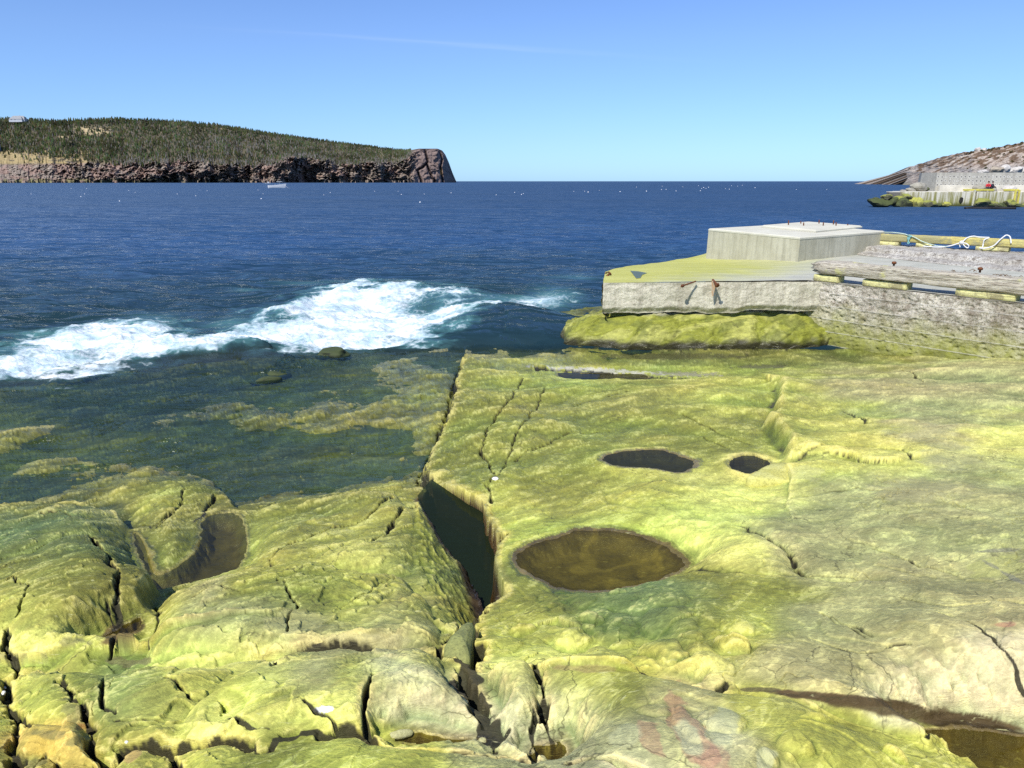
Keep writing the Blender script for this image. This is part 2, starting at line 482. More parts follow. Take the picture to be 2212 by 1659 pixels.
slab_dome([(515,1440),(600,1412),(760,1404),(950,1414),(1008,1462),(1050,1548),(1050,1598),(900,1575),(780,1580),(600,1588),(400,1588),(402,1530)], .075, .20)
slab_dome([(1034,1466),(1100,1470),(1150,1475),(1165,1530),(1138,1560),(1136,1606),(1064,1598),(1070,1550)], .08, .07)
slab_dome([(1148,1545),(1172,1536),(1192,1545),(1208,1575),(1210,1600),(1150,1608)], .06, .05)
slab_dome([(1166,1462),(1250,1456),(1340,1457),(1470,1486),(1640,1497),(1760,1515),(1900,1560),(2060,1640),(2000,1760),(1250,1700),(1228,1640),(1206,1550)], .055, .22)
slab_dome([(395,1606),(600,1602),(830,1602),(950,1622),(1128,1624),(1136,1760),(400,1760)], .022, .2)
slab_dome([(225,1650),(300,1608),(360,1606),(392,1680),(230,1760)], .025, .15)
slab_dome([(36,1560),(110,1580),(180,1580),(204,1650),(90,1632),(36,1650)], .05, .06)
# ---- ledges and slabs
step([(0,1100),(150,1105),(250,1120),(285,1160),(305,1215),(330,1275),(300,1340),(240,1385),(180,1392)][::-1], .16, .05, .35)   # left boulder edge
step([(300,1415),(400,1408),(500,1398),(640,1392),(760,1395),(950,1410),(1015,1455)], .03, .02, .3)
step([(1671,828),(1691,843),(1676,873),(1671,893),(1653,913),(1671,923),(1686,943),(1701,963),(1701,998)], .22, .07, .55)
step([(935,1050),(905,1035),(940,960),(965,900),(975,870),(985,820),(1000,775)][::-1], .16, .05, .5)
step([(1636,1487),(1756,1497),(1846,1497),(1956,1512),(2021,1532),(2106,1537),(2212,1577),(2400,1640)], .15, .10, .45)
step([(1024,1458),(1159,1451),(1197,1450),(1341,1451),(1405,1467),(1472,1482),(1549,1487),(1640,1492)], -.07, .02, .25)
step([(0,1442),(78,1425),(195,1427),(300,1443),(416,1431),(560,1402)], -.08, .02, .25)
step([(1776,993),(1831,993),(1871,1008),(1916,1015),(1960,1003)], .07, .02, .25)
step([(300,1010),(400,1020),(460,1040),(500,1085),(520,1115)], -.10, .05, .35)
# ridge of the middle-left slab falling to the gully
rid = [tuple(P(a, b, z=.8)[:2]) for a, b in [(894,1110),(897,1185),(900,1227),(930,1275),(948,1330)]]
# ---- cracks
CR = [
 ([(935,1050),(908,1035),(925,985),(940,960),(965,900),(975,870),(985,820),(1000,785)], .034, .16, .02),
 ([(1060,1085),(1050,1050),(1075,1030),(1040,980),(1050,930),(1105,860),(1130,820)], .008, .05, .01),
 ([(1036,1285),(1031,1340),(1026,1377),(1024,1429),(1018,1460),(1040,1500),(1062,1553)], .030, .34, .01),
 ([(1060,1554),(1057,1592),(1052,1600)], .009, .16, .015),
 ([(1168,1531),(1140,1563),(1140,1590),(1142,1618)], .008, .16, .012),
 ([(1152,1464),(1172,1496),(1191,1531),(1210,1563),(1215,1583),(1222,1608)], .009, .18, .012),
 ([(830,1592),(900,1612),(973,1612),(1043,1608),(1092,1607),(1133,1615)], .010, .16, .01),
 ([(1229,1643),(1261,1647),(1325,1659),(1400,1680)], .007, .12, .01),
 ([(1024,1458),(1090,1462),(1159,1451),(1197,1450),(1341,1451),(1405,1467),(1472,1482),(1549,1487),(1636,1489)], .016, .08, .04),
 ([(960,1392),(975,1365),(1000,1335),(1030,1300)], .014, .18, .01),
 ([(955,1390),(950,1415),(975,1430),(1012,1450)], .010, .10, .02),
 ([(0,1442),(78,1425),(135,1426),(195,1427),(247,1438),(300,1443),(351,1434),(416,1431),(480,1420),(560,1400),(700,1390),(860,1395),(960,1412)], .018, .09, .045),
 ([(0,1440),(5,1460),(16,1509),(26,1551),(21,1561),(23,1600),(34,1640),(20,1690)], .014, .16, .02),
 ([(130,1468),(156,1507),(179,1535),(190,1566),(198,1598),(208,1629),(216,1670)], .010, .12, .025),
 ([(239,1439),(224,1473),(222,1509),(234,1535),(260,1551)], .006, .05, .01),
 ([(29,1551),(65,1559),(112,1574),(156,1577),(182,1566)], .008, .08, .02),
 ([(359,1473),(403,1501),(429,1499),(455,1483),(494,1473),(512,1465)], .005, .05, .01),
 ([(260,1564),(312,1556),(390,1538)], .005, .04, .012),
 ([(216,1644),(247,1626),(260,1603),(294,1600),(325,1598),(364,1600),(447,1590),(494,1592),(533,1600),(559,1616),(585,1608),(600,1592),(650,1578),(780,1582),(830,1592)], .018, .15, .03),
 ([(497,1546),(515,1559),(546,1572),(575,1574)], .005, .05, .01),
 ([(351,1605),(369,1634),(395,1670)], .008, .08, .02),
 ([(60,1670),(91,1639),(125,1657)], .008, .07, .02),
 ([(239,1327),(237,1361),(238,1390)], .006, .06, .01),
 ([(338,1300),(330,1361),(322,1379)], .006, .06, .01),
 ([(205,1190),(228,1225),(245,1270),(257,1300),(255,1330),(240,1352)], .012, .10, .012),
 ([(18,1385),(34,1431)], .012, .10, .01),
 ([(650,1528),(700,1555),(737,1582)], .006, .06, .012),
 ([(805,1490),(795,1530),(790,1580)], .007, .09, .012),
 ([(600,1240),(580,1215),(640,1180),(720,1150),(800,1130),(850,1085)], .008, .05, .01),
 ([(905,1085),(870,1110),(845,1145),(800,1180)], .012, .07, .015),
 ([(850,1270),(800,1300),(740,1330)], .004, .02, .008),
 ([(2036,1332),(2096,1352),(2156,1377),(2212,1397),(2330,1440)], .0035, .07, .01),
 ([(1686,1192),(1726,1227)], .005, .04, .012),
 ([(1640,1165),(1690,1190),(1740,1235),(1860,1240)], .004, .02, .01),
 ([(1796,1332),(1880,1375)], .004, .02, .006),
 ([(1776,993),(1831,993),(1871,1008),(1916,1015)], .005, .015, .01),
 ([(1950,798),(1975,808),(1995,822)], .012, .05, .01),
 ([(1826,883),(1851,893),(1873,913)], .022, .04, .01),
 ([(1166,797),(1231,800),(1306,805),(1381,810),(1456,813),(1560,808)], .07, .07, .01),
 ([(400,1075),(395,1110),(350,1150)], .010, .06, .01),
 ([(470,1090),(440,1130),(420,1140)], .012, .06, .01),
 ([(1545,1480),(1570,1465)], .010, .05, .01),
 ([(2000,1500),(2010,1530)], .006, .06, .01),
 ([(2165,1480),(2160,1550)], .006, .06, .01),
 ([(640,1440),(585,1455),(590,1430)], .008, .05, .01),
 ([(1590,1140),(1640,1160),(1700,1198),(1730,1230)], .010, .04, .03),
 ([(1480,1228),(1560,1240),(1640,1248),(1720,1238),(1830,1248),(1900,1240)], .016, .02, .03),
 ([(1780,1325),(1810,1345),(1870,1378)], .005, .04, .01),
 ([(1480,893),(1560,928),(1630,948)], .006, .03, .015), ([(1500,925),(1570,962)], .006, .03, .01),
 ([(1110,992),(1180,962),(1230,932),(1310,925)], .007, .03, .015),
 ([(1700,1003),(1760,987),(1840,972),(1950,978),(1968,1003)], .008, .03, .02),
 ([(1560,1062),(1700,1078),(1850,1060),(1990,1075)], .006, .02, .012),
 ([(1900,1180),(2000,1215),(2080,1225)], .005, .03, .01), ([(1950,1290),(2050,1305),(2212,1300)], .005, .03, .012),
 ([(1760,1390),(1850,1400),(1960,1385)], .004, .03, .01), ([(1420,1200),(1500,1212),(1560,1190)], .004, .03, .01),
 ([(1180,830),(1160,880),(1105,960),(1080,1030)], .005, .04, .01), ([(1240,870),(1330,850),(1420,842)], .005, .02, .01),
 ([(600,1290),(640,1330),(630,1375)], .005, .05, .01), ([(420,1320),(470,1300),(520,1310)], .004, .03, .01),
 ([(60,1160),(130,1150),(200,1165)], .006, .04, .015), ([(0,1240),(80,1225),(150,1200),(205,1190)], .006, .04, .02),
 ([(0,1310),(40,1290),(70,1330),(50,1370)], .005, .05, .01),
 ([(300,1130),(335,1150),(350,1140),(395,1110)], .008, .06, .01),
]
for a in CR: crack(a[0], a[1], a[2], a[3])
# hairline network everywhere
for sc_, sd_, dp in ((1.05, 201, .018), (2.6, 211, .008)):
    g1, g2, _ = worley(wx * sc_ + wxn * 6, wy * sc_ * .8 + wyn * 6, sd_)
    msk = ss(.1, .5, fbm(gx * .9 + 9, gy * .9, 3, sd_ + 3)) * ss(1.2, 2.0, 3 - gy * .12)
    z -= dp * np.exp(-((g2 - g1) * 1 / sc_ / np.maximum(.006, gy * .0011)) ** 2) * msk

# ---- hollows with water
POOLS = []
def pool(name, pts, level, d, label, kind='clear', **k):
    poly, i, s = hollow(pts, level, d, **k)
    POOLS.append((name, poly, level, label, i, s, kind))
GUL = [(934,1046),(990,1066),(1045,1086),(1048,1116),(1069,1149),(1091,1161),(1069,1197),(1063,1245),(1051,1281),(1036,1296),(1009,1224),(967,1179),(940,1134),(913,1092),(908,1070)]
# gully: deep notch, water well below the rim
gp = [tuple(P(a, b, z=.34)[:2]) for a, b in GUL[11:]] 
gully = [tuple(G(a, b)[:2]) for a, b in [(934,1046),(990,1064),(1045,1083),(1050,1112),(1072,1145),(1093,1160),(1072,1197),(1066,1245),(1056,1281)]] + \
        [tuple(P(a, b, z=.27)[:2]) for a, b in [(1009,1228),(967,1184),(940,1138),(912,1094),(906,1075)]]
i = bbox_idx(gx, gy, gully, .5)
s = sdpoly(gx[i] + wxn[i] * .5, gy[i] + wyn[i] * .5, gully)
GW = .27
# long soft flank of the left slab running down into the gully
fl = [tuple(G(a, b)[:2]) for a, b in [(902,1080),(896,1122),(897,1185),(902,1227),(932,1275),(945,1317),(956,1345)]] + \
     [tuple(G(1058, 1281)[:2])] + [tuple(P(a, b, z=.27)[:2]) for a, b in [(1009,1226),(967,1181),(940,1136),(910,1090)]]
ridge_l = fl[:7]; base_l = fl[7:][::-1]
fl = fl[:7] + [(a + .10, b + .02) for a, b in fl[7:]]
i2 = bbox_idx(gx, gy, fl, .3)
dr, _ = segdist(gx[i2], gy[i2], ridge_l); db, _ = segdist(gx[i2], gy[i2], base_l)
ins = sdpoly(gx[i2], gy[i2], fl)
tq = dr / (dr + db + 1e-6)
rl = ridged(gx[i2] * 9 + gy[i2] * 3, gy[i2] * 4, 3, 301) * .018
tq2 = tq ** 1.25
tgt = z[i2] * (1 - tq2) + (GW - .02) * tq2 + rl * ss(0, .2, tq) * ss(1, .8, tq) * 1.2
z[i2] = np.where(ins > 0, tgt, z[i2])
z[i] = np.where(s > 0, z[i] * (1 - ss(0, .025, s)) + (GW - .34) * ss(0, .025, s), z[i])
FLANK = (i2, ins, tq)
POOLS.append(("tide_pool", gully, GW, "deep dark green water filling the wedge shaped gully between two slabs", i, s, 'deep'))

pool("tide_pool", [(430,1130),(455,1112),(500,1108),(528,1130),(540,1180),(520,1225),(498,1243),(430,1260),(345,1288),(322,1262),(300,1205),(286,1160),(300,1150),(330,1190),(345,1235),(390,1215),(425,1175)], .20, .13, "", 'murky', blend=.12, edge=.12)
pool("tide_pool", [(1104,1212),(1112,1190),(1150,1170),(1200,1156),(1240,1141),(1300,1141),(1360,1147),(1430,1168),(1468,1192),(1492,1222),(1470,1240),(1440,1256),(1350,1276),(1262,1284),(1200,1276),(1175,1262),(1130,1240)], .66, .085, "", 'brown', blend=.12, edge=.24)
pool("tide_pool", [(1296,988),(1336,975),(1406,970),(1426,970),(1466,980),(1516,1000),(1476,1023),(1406,1015),(1326,1008)], .50, .08, "", 'grey', blend=.15, edge=.18)
pool("tide_pool", [(1568,1003),(1606,983),(1666,998),(1646,1013),(1611,1023)], .56, .10, "", 'grey', blend=.10, edge=.06)
pool("tide_pool", [(1206,806),(1300,808),(1386,809),(1400,818),(1331,821),(1226,818)], .045, .07, "", 'grey', blend=.12, edge=.08)
pool("tide_pool", [(1966,1584),(2031,1568),(2120,1574),(2212,1592),(2420,1640),(2420,1760),(2212,1720),(2100,1668),(2031,1622)], 1.08, .10, "", 'brown', blend=.10, edge=.08)
pool("tide_pool", [(845,1598),(880,1583),(930,1581),(1000,1592),(1050,1600),(1040,1609),(960,1614),(880,1610)], 1.08, .10, "", 'brown', blend=.05, edge=.03)
pool("tide_pool", [(1146,1622),(1160,1612),(1190,1616),(1222,1602),(1226,1640),(1200,1658),(1150,1650)], 1.10, .16, "", 'brown', blend=.05, edge=.03)
pool("tide_pool", [(200,1392),(232,1372),(262,1352),(300,1338),(306,1350),(280,1372),(250,1390),(215,1398)], .60, .08, "", 'brown', blend=.08, edge=.05)
# dark holes without water to see
for pts, lv, d in [([(476,1516),(490,1512),(500,1520),(496,1536),(484,1542),(480,1530)], 1.13, .16),
                   ([(600,1592),(650,1578),(660,1588),(640,1594),(612,1600)], 1.16, .12),
                   ([(988,1445),(1000,1442),(1018,1462),(1032,1484),(1052,1512),(1069,1542),(1060,1552),(1046,1540),(1015,1506),(992,1470)], 1.07, .26),
                   ([(1400,1468),(1440,1470),(1475,1482),(1440,1482)], 1.15, .06)]:
    hollow(pts, lv, d, edge=.03, blend=.03)
# wet brown face below the right overhang
# ---- reef edge: drop to deep water
redge = [tuple(P(a, b, z=0)[:2]) for a, b in [(-900,905),(-300,862),(0,832),(240,792),(480,770),(700,752),(980,742),(1080,735),(1160,725),(1195,700)]] + [(.9, 15.5), (1.0, 30), (-60, 30), (-60, 9)]
ie = np.nonzero(gy > 7)[0]
s = sdpoly(gx[ie] + wxn[ie] * 4, gy[ie] + wyn[ie] * 4, redge)
z[ie] -= 1.6 * ss(-.1, 1.6, s) * (s > -.1)
behind = ss(17.2, 18.6, gy) * ss(9.5, 6, gx)
z -= behind * 1.2

# take the comb teeth off the steep risers
def blurx(a, k):
    c = np.cumsum(np.concatenate([np.repeat(a[:, :1], k + 1, 1), a, np.repeat(a[:, -1:], k, 1)], 1), 1)
    return (c[:, 2 * k + 1:2 * k + 1 + a.shape[1]] - c[:, :a.shape[1]]) / (2 * k + 1)
z2 = z.reshape(NR, NC).astype(np.float64)
Yg = (1 / IY)
sl_ = np.abs(np.gradient(z2, axis=0)) / np.abs(np.gradient(Yg, axis=0))
stp = ss(1.0, 2.2, blurx(sl_, 5))
z2 = z2 * (1 - stp) + blurx(blurx(z2, 9), 5) * stp
z = z2.ravel(); STP = stp.ravel()
ZG = z.reshape(NR, NC)
def ground_z(x, y):
    """bilinear read of the finished ground"""
    x = np.atleast_1d(np.asarray(x, float)); y = np.atleast_1d(np.asarray(y, float))
    fi = np.interp(1 / y, iy[::-1], np.arange(NR)[::-1].astype(float)); fj = np.interp(x / y, tt, np.arange(NC))
    i0 = np.clip(fi.astype(int), 0, NR - 2); j0 = np.clip(fj.astype(int), 0, NC - 2); a = fi - i0; b = fj - j0
    r = (ZG[i0, j0] * (1 - b) + ZG[i0, j0 + 1] * b) * (1 - a) + (ZG[i0 + 1, j0] * (1 - b) + ZG[i0 + 1, j0 + 1] * b) * a
    return r
def GS(px, py):
    """where the view ray through a pixel meets the finished ground"""
    d = ray(px, py); ts = np.linspace(1.2, 22, 3000) / d[1]
    zz = ground_z(d[0] * ts, d[1] * ts); k = np.nonzero(HCAM + d[2] * ts < zz)[0]
    t = ts[k[0]] if len(k) else ts[-1]
    return np.array([d[0] * t, d[1] * t, HCAM + d[2] * t])

# ---- pigment
gv = gy + 1.0 * z.astype(np.float32)
PX, PY = proj(gx, gy, z)
YB = (.62, .615, .14); YG = (.415, .42, .072); OL = (.22, .23, .036); OD = (.13, .14, .022); DK = (.10, .12, .035); KH = (.365, .35, .13); GK = (.50, .49, .245)
DG = (.16, .22, .065); OR = (.66, .47, .10); BR = (.10, .065, .02)
PAL = [(30,1640,OL),(90,1610,OR),(60,1500,YG),(180,1480,OL),(290,1500,DG),(350,1520,YG),(250,1600,OL),(330,1640,YG),(480,1500,YG),(420,1560,YB),(600,1520,YB),(640,1460,KH),(780,1450,YG),(730,1540,YB),(870,1440,GK),(930,1540,GK),
 (850,1500,KH),(560,1640,OL),(750,1640,YG),(900,1640,YG),(1060,1640,KH),(1100,1480,KH),(1110,1540,GK),(1180,1570,GK),(1090,1580,GK),(1200,1480,YG),(1300,1500,OL),(1250,1590,KH),(1330,1620,GK),(1400,1600,KH),(1500,1500,KH),(1560,1600,GK),(1700,1540,YG),
 (1800,1600,YG),(1900,1620,YG),(1650,1640,KH),(2000,1480,GK),(2160,1500,GK),(1800,1440,KH),(1950,1420,KH),(2150,1430,GK),
 (60,1390,YB),(50,1330,YG),(160,1300,OL),(230,1250,OL),(280,1280,OL),(120,1200,OL),(100,1150,DG),(60,1060,OL),(180,1400,YG),(370,1330,YG),(470,1330,KH),(600,1340,KH),(700,1360,KH),(850,1350,KH),(900,1290,YG),(500,1390,YB),(760,1290,YG),(640,1290,OL),
 (320,1060,YG),(400,1040,OL),(350,1130,OL),(600,1190,YG),(700,1140,YG),(800,1200,YB),(850,1130,YG),(560,1100,OL),(700,1070,OL),(960,1260,DG),(930,1180,OL),(990,1380,OL),
 (1080,1120,YG),(1050,1350,YG),(1150,1420,YB),(1120,1300,OL),(1250,1310,OL),(1330,1330,DG),(1280,1290,DG),(1420,1310,DG),(1500,1330,OL),(1600,1340,YG),(1350,1420,YG),(1500,1440,YB),(1700,1420,KH),(1750,1370,KH),(1900,1330,KH),(2100,1320,KH),
 (1600,1200,YB),(1700,1270,OL),(1560,1260,OL),(1800,1200,KH),(2000,1200,KH),(2150,1150,KH),(1950,1100,KH),(1750,1100,KH),(1500,1110,YB),(1350,1110,YG),(1180,1120,YG),(1250,1060,OL),(1400,1050,YG),(1600,1060,YB),(1900,1050,KH),(2150,1040,KH),
 (1000,1000,OL),(1050,900,OL),(1120,960,OL),(1150,860,OL),(1250,920,OL),(1350,860,OL),(1450,900,OL),(1550,860,YG),(1550,960,OL),(1640,900,OL),(1680,940,OL),(1750,900,YG),(1850,950,YG),(1750,960,YB),(1900,990,YB),(2000,900,KH),(2150,850,KH),(2000,820,KH),(1850,830,KH),(2180,960,YB),
 (1700,800,YG),(1500,800,YG),(1300,790,YG),(1100,790,YG),(1020,780,OL),(1650,765,OL),(1900,775,OL),(1450,765,DG),(800,860,YG),(860,950,YG),(700,930,YG),(500,930,OL),(200,900,DK),(700,830,OL),(400,850,DK),(100,965,YG),(250,980,YG),(400,990,OL),(600,1010,OL),(740,1020,YG),
 (1300,680,OD),(1450,700,OD),(1600,690,OL),(1730,700,OD),(1250,660,DG),(1500,740,DK),(1650,745,DK),(1750,750,DK),(1350,745,OL),(1300,650,OD),(1230,700,OD),(1500,670,OL)]
pal = np.array([(a, b) for a, b, c in PAL], float); pcol = np.array([c for a, b, c in PAL])
# jitter the lookup so that the patches have ragged edges
jx = PX + fbm(gx * 1.6, gv * 1.6, 4, 501) * 70; jy = PY + fbm(gx * 1.6 + 40, gv * 1.6, 4, 511) * 34
def palette(JX, JY):
    acc = np.zeros((len(JX), 3), np.float32); ws = np.zeros(len(JX), np.float32)
    for (a, b), c in zip(pal, pcol):
        w = np.exp(-(((JX - a) / 75) ** 2 + ((JY - b) / 42) ** 2)).astype(np.float32) + 1e-7 / (1 + ((JX - a) / 75) ** 2 + ((JY - b) / 42) ** 2).astype(np.float32) ** 2
        acc += w[:, None] * np.array(c, np.float32); ws += w
    return acc / ws[:, None]
# the palette is read from a coarse table
LX, LY = np.meshgrid(np.linspace(-1500, 3700, 400), np.linspace(560, 2600, 300))
LUT = palette(LX.ravel().astype(np.float32), LY.ravel().astype(np.float32)).reshape(300, 400, 3)
fx_ = np.clip((jx + 1500) / 5200 * 399, 0, 398.99); fy_ = np.clip((jy - 560) / 2040 * 299, 0, 298.99)
ix_ = fx_.astype(np.int32); iy_ = fy_.astype(np.int32); ax_ = (fx_ - ix_)[:, None].astype(np.float32); ay_ = (fy_ - iy_)[:, None].astype(np.float32)
col = (LUT[iy_, ix_] * (1 - ax_) + LUT[iy_, ix_ + 1] * ax_) * (1 - ay_) + (LUT[iy_ + 1, ix_] * (1 - ax_) + LUT[iy_ + 1, ix_ + 1] * ax_) * ay_
def pmix(c, k):
    global col
    k = np.clip(k, 0, 1)[:, None]; col = col * (1 - k) + np.array(c, np.float32) * k
qa = gx * ca + gv * sa; qb = -gx * sa + gv * ca
n1 = fbm(qa * 2.2, qb * 6, 4, 601); n2 = fbm(gx * 11, gv * 11, 4, 611); n3 = fbm(gx * 34, gv * 34, 3, 621)
# algae thick in dimples, pale on worn bumps, with light and shade painted in
lap = np.zeros_like(ZG)
def blur(a, k):
    for ax_ in (0, 1):
        c = np.cumsum(np.concatenate([np.repeat(np.take(a, [0], ax_), k + 1, ax_), a, np.repeat(np.take(a, [-1], ax_), k, ax_)], ax_), ax_)
        m = a.shape[ax_]
        a = (np.take(c, np.arange(2 * k + 1, 2 * k + 1 + m), ax_) - np.take(c, np.arange(m), ax_)) / (2 * k + 1)
    return a
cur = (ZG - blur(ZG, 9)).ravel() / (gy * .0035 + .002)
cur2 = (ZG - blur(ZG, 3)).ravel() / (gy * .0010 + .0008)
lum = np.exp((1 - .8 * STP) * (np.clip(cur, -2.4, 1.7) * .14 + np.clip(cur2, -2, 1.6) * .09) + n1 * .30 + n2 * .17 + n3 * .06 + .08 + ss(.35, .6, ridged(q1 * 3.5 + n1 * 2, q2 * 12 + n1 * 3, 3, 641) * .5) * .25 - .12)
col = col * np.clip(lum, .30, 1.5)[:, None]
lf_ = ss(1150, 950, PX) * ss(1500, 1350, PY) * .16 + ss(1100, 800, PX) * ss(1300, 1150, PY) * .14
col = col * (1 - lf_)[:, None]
hi_ = ss(1.15, 1.6, lum)[:, None] * .38  # pale highlight painted into the colour of the brightest bumps
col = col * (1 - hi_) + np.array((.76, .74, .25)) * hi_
# greener in the damp, yellower on worn bumps
gsh = np.clip(-cur * .14 + fbm(gx * .7, gy * .7, 3, 631) * .22, -.25, .3)
col[:, 0] *= 1 - gsh * .55; col[:, 2] *= 1 - gsh * .35
# hand-placed stains (pink lichen free rock, orange, white lime splash, dark seeps)
def spot(cx, cy, rx, ry, c, k, rag=.5, rot=0, cav=0):
    a = math.radians(rot); R = max(rx, ry) * 2.2
    i = np.nonzero((np.abs(PX - cx) < R) & (np.abs(PY - cy) < R))[0]
    dx = PX[i] - cx; dy = PY[i] - cy
    u = (dx * math.cos(a) + dy * math.sin(a)) / rx; v = (-dx * math.sin(a) + dy * math.cos(a)) / ry
    d = np.sqrt(u * u + v * v) + fbm(gx[i] * 9, gv[i] * 9, 3, int(cx)) * rag
    q = (k * ss(1.15, .85, d))
    if cav: q = q * np.clip(.25 + ss(.5, -.9, cur[i]), 0, 1)
    q = q[:, None]
    col[i] = col[i] * (1 - q) + np.array(c, np.float32) * q
PK = (.42, .21, .13)
spot(1500, 1590, 90, 34, PK, .55, .9, 62); spot(1410, 1605, 46, 17, PK, .5, .9, 62); spot(1555, 1650, 60, 30, PK, .5, .7, 40)
spot(2170, 1350, 26, 7, (.45, .2, .12), .6, .5); spot(1280, 1445, 70, 9, (.33, .22, .10), .5)
GP = (.52, .52, .27)
spot(1490, 1600, 26, 46, GP, .8, .4, -25); spot(1560, 1565, 36, 36, GP, .7, .4); spot(1345, 1590, 50, 24, GP, .4, .5, -30); spot(1655, 1640, 22, 24, GP, .7)
spot(92, 1612, 32, 26, (.62, .44, .08), .8); spot(285, 1632, 24, 12, (.45, .28, .10), .7, .5, -35); spot(165, 1545, 30, 26, (.13, .12, .06), .5, 1.0)
spot(175, 1570, 18, 9, (.30, .15, .04), .8); spot(110, 1585, 34, 10, (.08, .10, .05), .45, 1.0); spot(160, 1600, 28, 9, (.07, .10, .05), .5, .9, -20); spot(60, 1648, 40, 12, (.05, .07, .03), .6, .9)
spot(60, 1418, 90, 6, (.20, .18, .09), .5, .9); spot(290, 1430, 50, 9, (.16, .14, .06), .7, .8); spot(170, 1385, 30, 7, (.16, .14, .07), .5, .9); spot(255, 1372, 50, 20, (.13, .08, .025), .9, .4, -25)
spot(640, 1340, 60, 24, (.38, .36, .15), .4); spot(800, 1385, 90, 16, (.46, .43, .2), .4); spot(60, 1560, 0.1, 0.1, BR, 0)
for cx, cy, rx, ry in [(1285,1300,70,14),(1330,1350,46,20),(1390,1362,50,12),(1240,1290,30,9),(1480,1420,26,12)]:
    spot(cx, cy, rx * 1.2, ry * 1.3, (.10, .145, .028), .75, 1.0, 0, 1)
spot(1840, 1512, 200, 11, (.10, .06, .025), .95, .3, 6); spot(2090, 1560, 120, 16, (.10, .06, .02), .95, .3, 8); spot(1640, 1490, 40, 5, (.08, .06, .03), .8)
spot(2155, 1225, 60, 22, (.42, .42, .12), .6); spot(2150, 1190, 50, 3.2, (.20, .19, .14), .6, .9, -3); spot(2170, 1238, 50, 4, (.20, .19, .14), .6, .9, 30)
spot(1300, 800, 120, 4, (.62, .58, .50), .7, 1.0, 3); spot(1480, 808, 70, 4, (.30, .26, .2), .7, .8)
spot(1500, 747, 320, 8, (.035, .035, .02), .95, .6); spot(1310, 742, 110, 10, (.05, .055, .03), .8, .6); spot(1735, 735, 60, 14, (.07, .06, .04), .7)
spot(1755, 700, 60, 45, (.20, .21, .05), .6); spot(1620, 668, 130, 7, (.36, .32, .24), .7, .6)
spot(1450, 770, 160, 7, (.07, .06, .03), .7); spot(1640, 792, 60, 4, (.06, .05, .04), .7); spot(1740, 1022, 45, 14, (.50, .48, .2), .4)
spot(2050, 985, 60, 30, (.42, .41, .19), .4); spot(1990, 930, 70, 18, (.46, .44, .2), .4); spot(1985, 1060, 100, 24, (.36, .33, .15), .5)
lime = spot
ls = np.sqrt(((PX - 697) / 24) ** 2 + ((PY - 1533) / 7.5) ** 2) + fbm(gx * 16, gy * 16, 3, 77) * 1.0
pmix((.95, .95, .93), ss(1.02, .98, ls))
# walls of clefts: bare dark wet brown below the algae line
dz = base - z + fbm(gx * 1.3, gy * 1.3, 2, 5) * .02
slope = np.hypot(np.gradient(ZG, axis=1).ravel() / (np.gradient(tt)[None, :] * (1 / IY)).ravel(), np.gradient(ZG, axis=0).ravel() / np.gradient((1 / IY), axis=0).ravel())
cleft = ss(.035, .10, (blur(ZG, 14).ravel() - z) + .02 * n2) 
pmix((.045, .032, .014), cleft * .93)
# the wet brown riser under the overhang at lower right
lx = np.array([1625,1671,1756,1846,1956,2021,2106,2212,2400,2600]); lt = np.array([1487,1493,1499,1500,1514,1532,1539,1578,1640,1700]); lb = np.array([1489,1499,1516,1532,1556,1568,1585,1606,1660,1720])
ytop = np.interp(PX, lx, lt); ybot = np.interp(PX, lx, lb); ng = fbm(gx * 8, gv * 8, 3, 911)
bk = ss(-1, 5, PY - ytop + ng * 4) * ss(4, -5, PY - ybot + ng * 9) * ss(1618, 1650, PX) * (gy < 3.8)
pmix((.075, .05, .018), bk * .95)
pmix((.022, .018, .009), CRK * .94)  # crack shade painted in as near-black, following the carved depth
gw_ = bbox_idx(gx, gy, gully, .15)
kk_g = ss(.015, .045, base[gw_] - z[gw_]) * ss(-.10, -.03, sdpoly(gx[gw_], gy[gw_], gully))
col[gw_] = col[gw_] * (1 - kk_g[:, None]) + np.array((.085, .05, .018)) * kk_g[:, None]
# inside pools
KC = {'brown': ((.205, .17, .052), (.13, .095, .03)), 'murky': ((.20, .15, .05), (.22, .19, .05)), 'grey': ((.14, .125, .06), (.18, .14, .05)), 'deep': ((.03, .04, .022), (.10, .055, .018))}
wet = ss(.16, .02, z - .05 * fbm(gx * 1.2, gy * 1.2, 3, 701)) * (PY > 640)
for (nm, poly, lv, lab, ii, s_, kd) in POOLS:
    a, b = KC[kd]
    k = ss(-.005, .012, s_)[:, None]
    deepk = ss(.02, .11, s_)[:, None]
    nn = (1 + .10 * fbm(gx[ii] * 30, gv[ii] * 30, 3, 813) + .55 * ss(.86, .97, 1 - np.abs(fbm(gx[ii] * 1.6, gv[ii] * 1.6, 3, 817))) * (kd == 'brown') + .30 * fbm(gx[ii] * 7, gv[ii] * 7, 4, 811))[:, None]
    cc = (np.array(b) * (1 - deepk) + np.array(a) * deepk) * nn
    col[ii] = col[ii] * (1 - k) + cc * k
    damp = ss(-.035, -.005, s_ + .012 * fbm(gx[ii] * 12, gy[ii] * 12, 3, 815)) * (s_ < 0)
    col[ii] = col[ii] * (1 - .5 * damp[:, None])
    wet[ii] = np.maximum(wet[ii], np.maximum(damp, k[:, 0]))
wet = np.maximum(wet, cleft * .7); wet = np.maximum(wet, .45 * ss(.3, -.1, fbm(gx * .8, gy * .8, 4, 702)) * ss(.8, .3, z))
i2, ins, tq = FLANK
col[i2] = np.where((ins > 0)[:, None], col[i2] * (1 - .45 * ss(.25, 1, tq))[:, None] * np.array([.90, .92, .80]), col[i2])
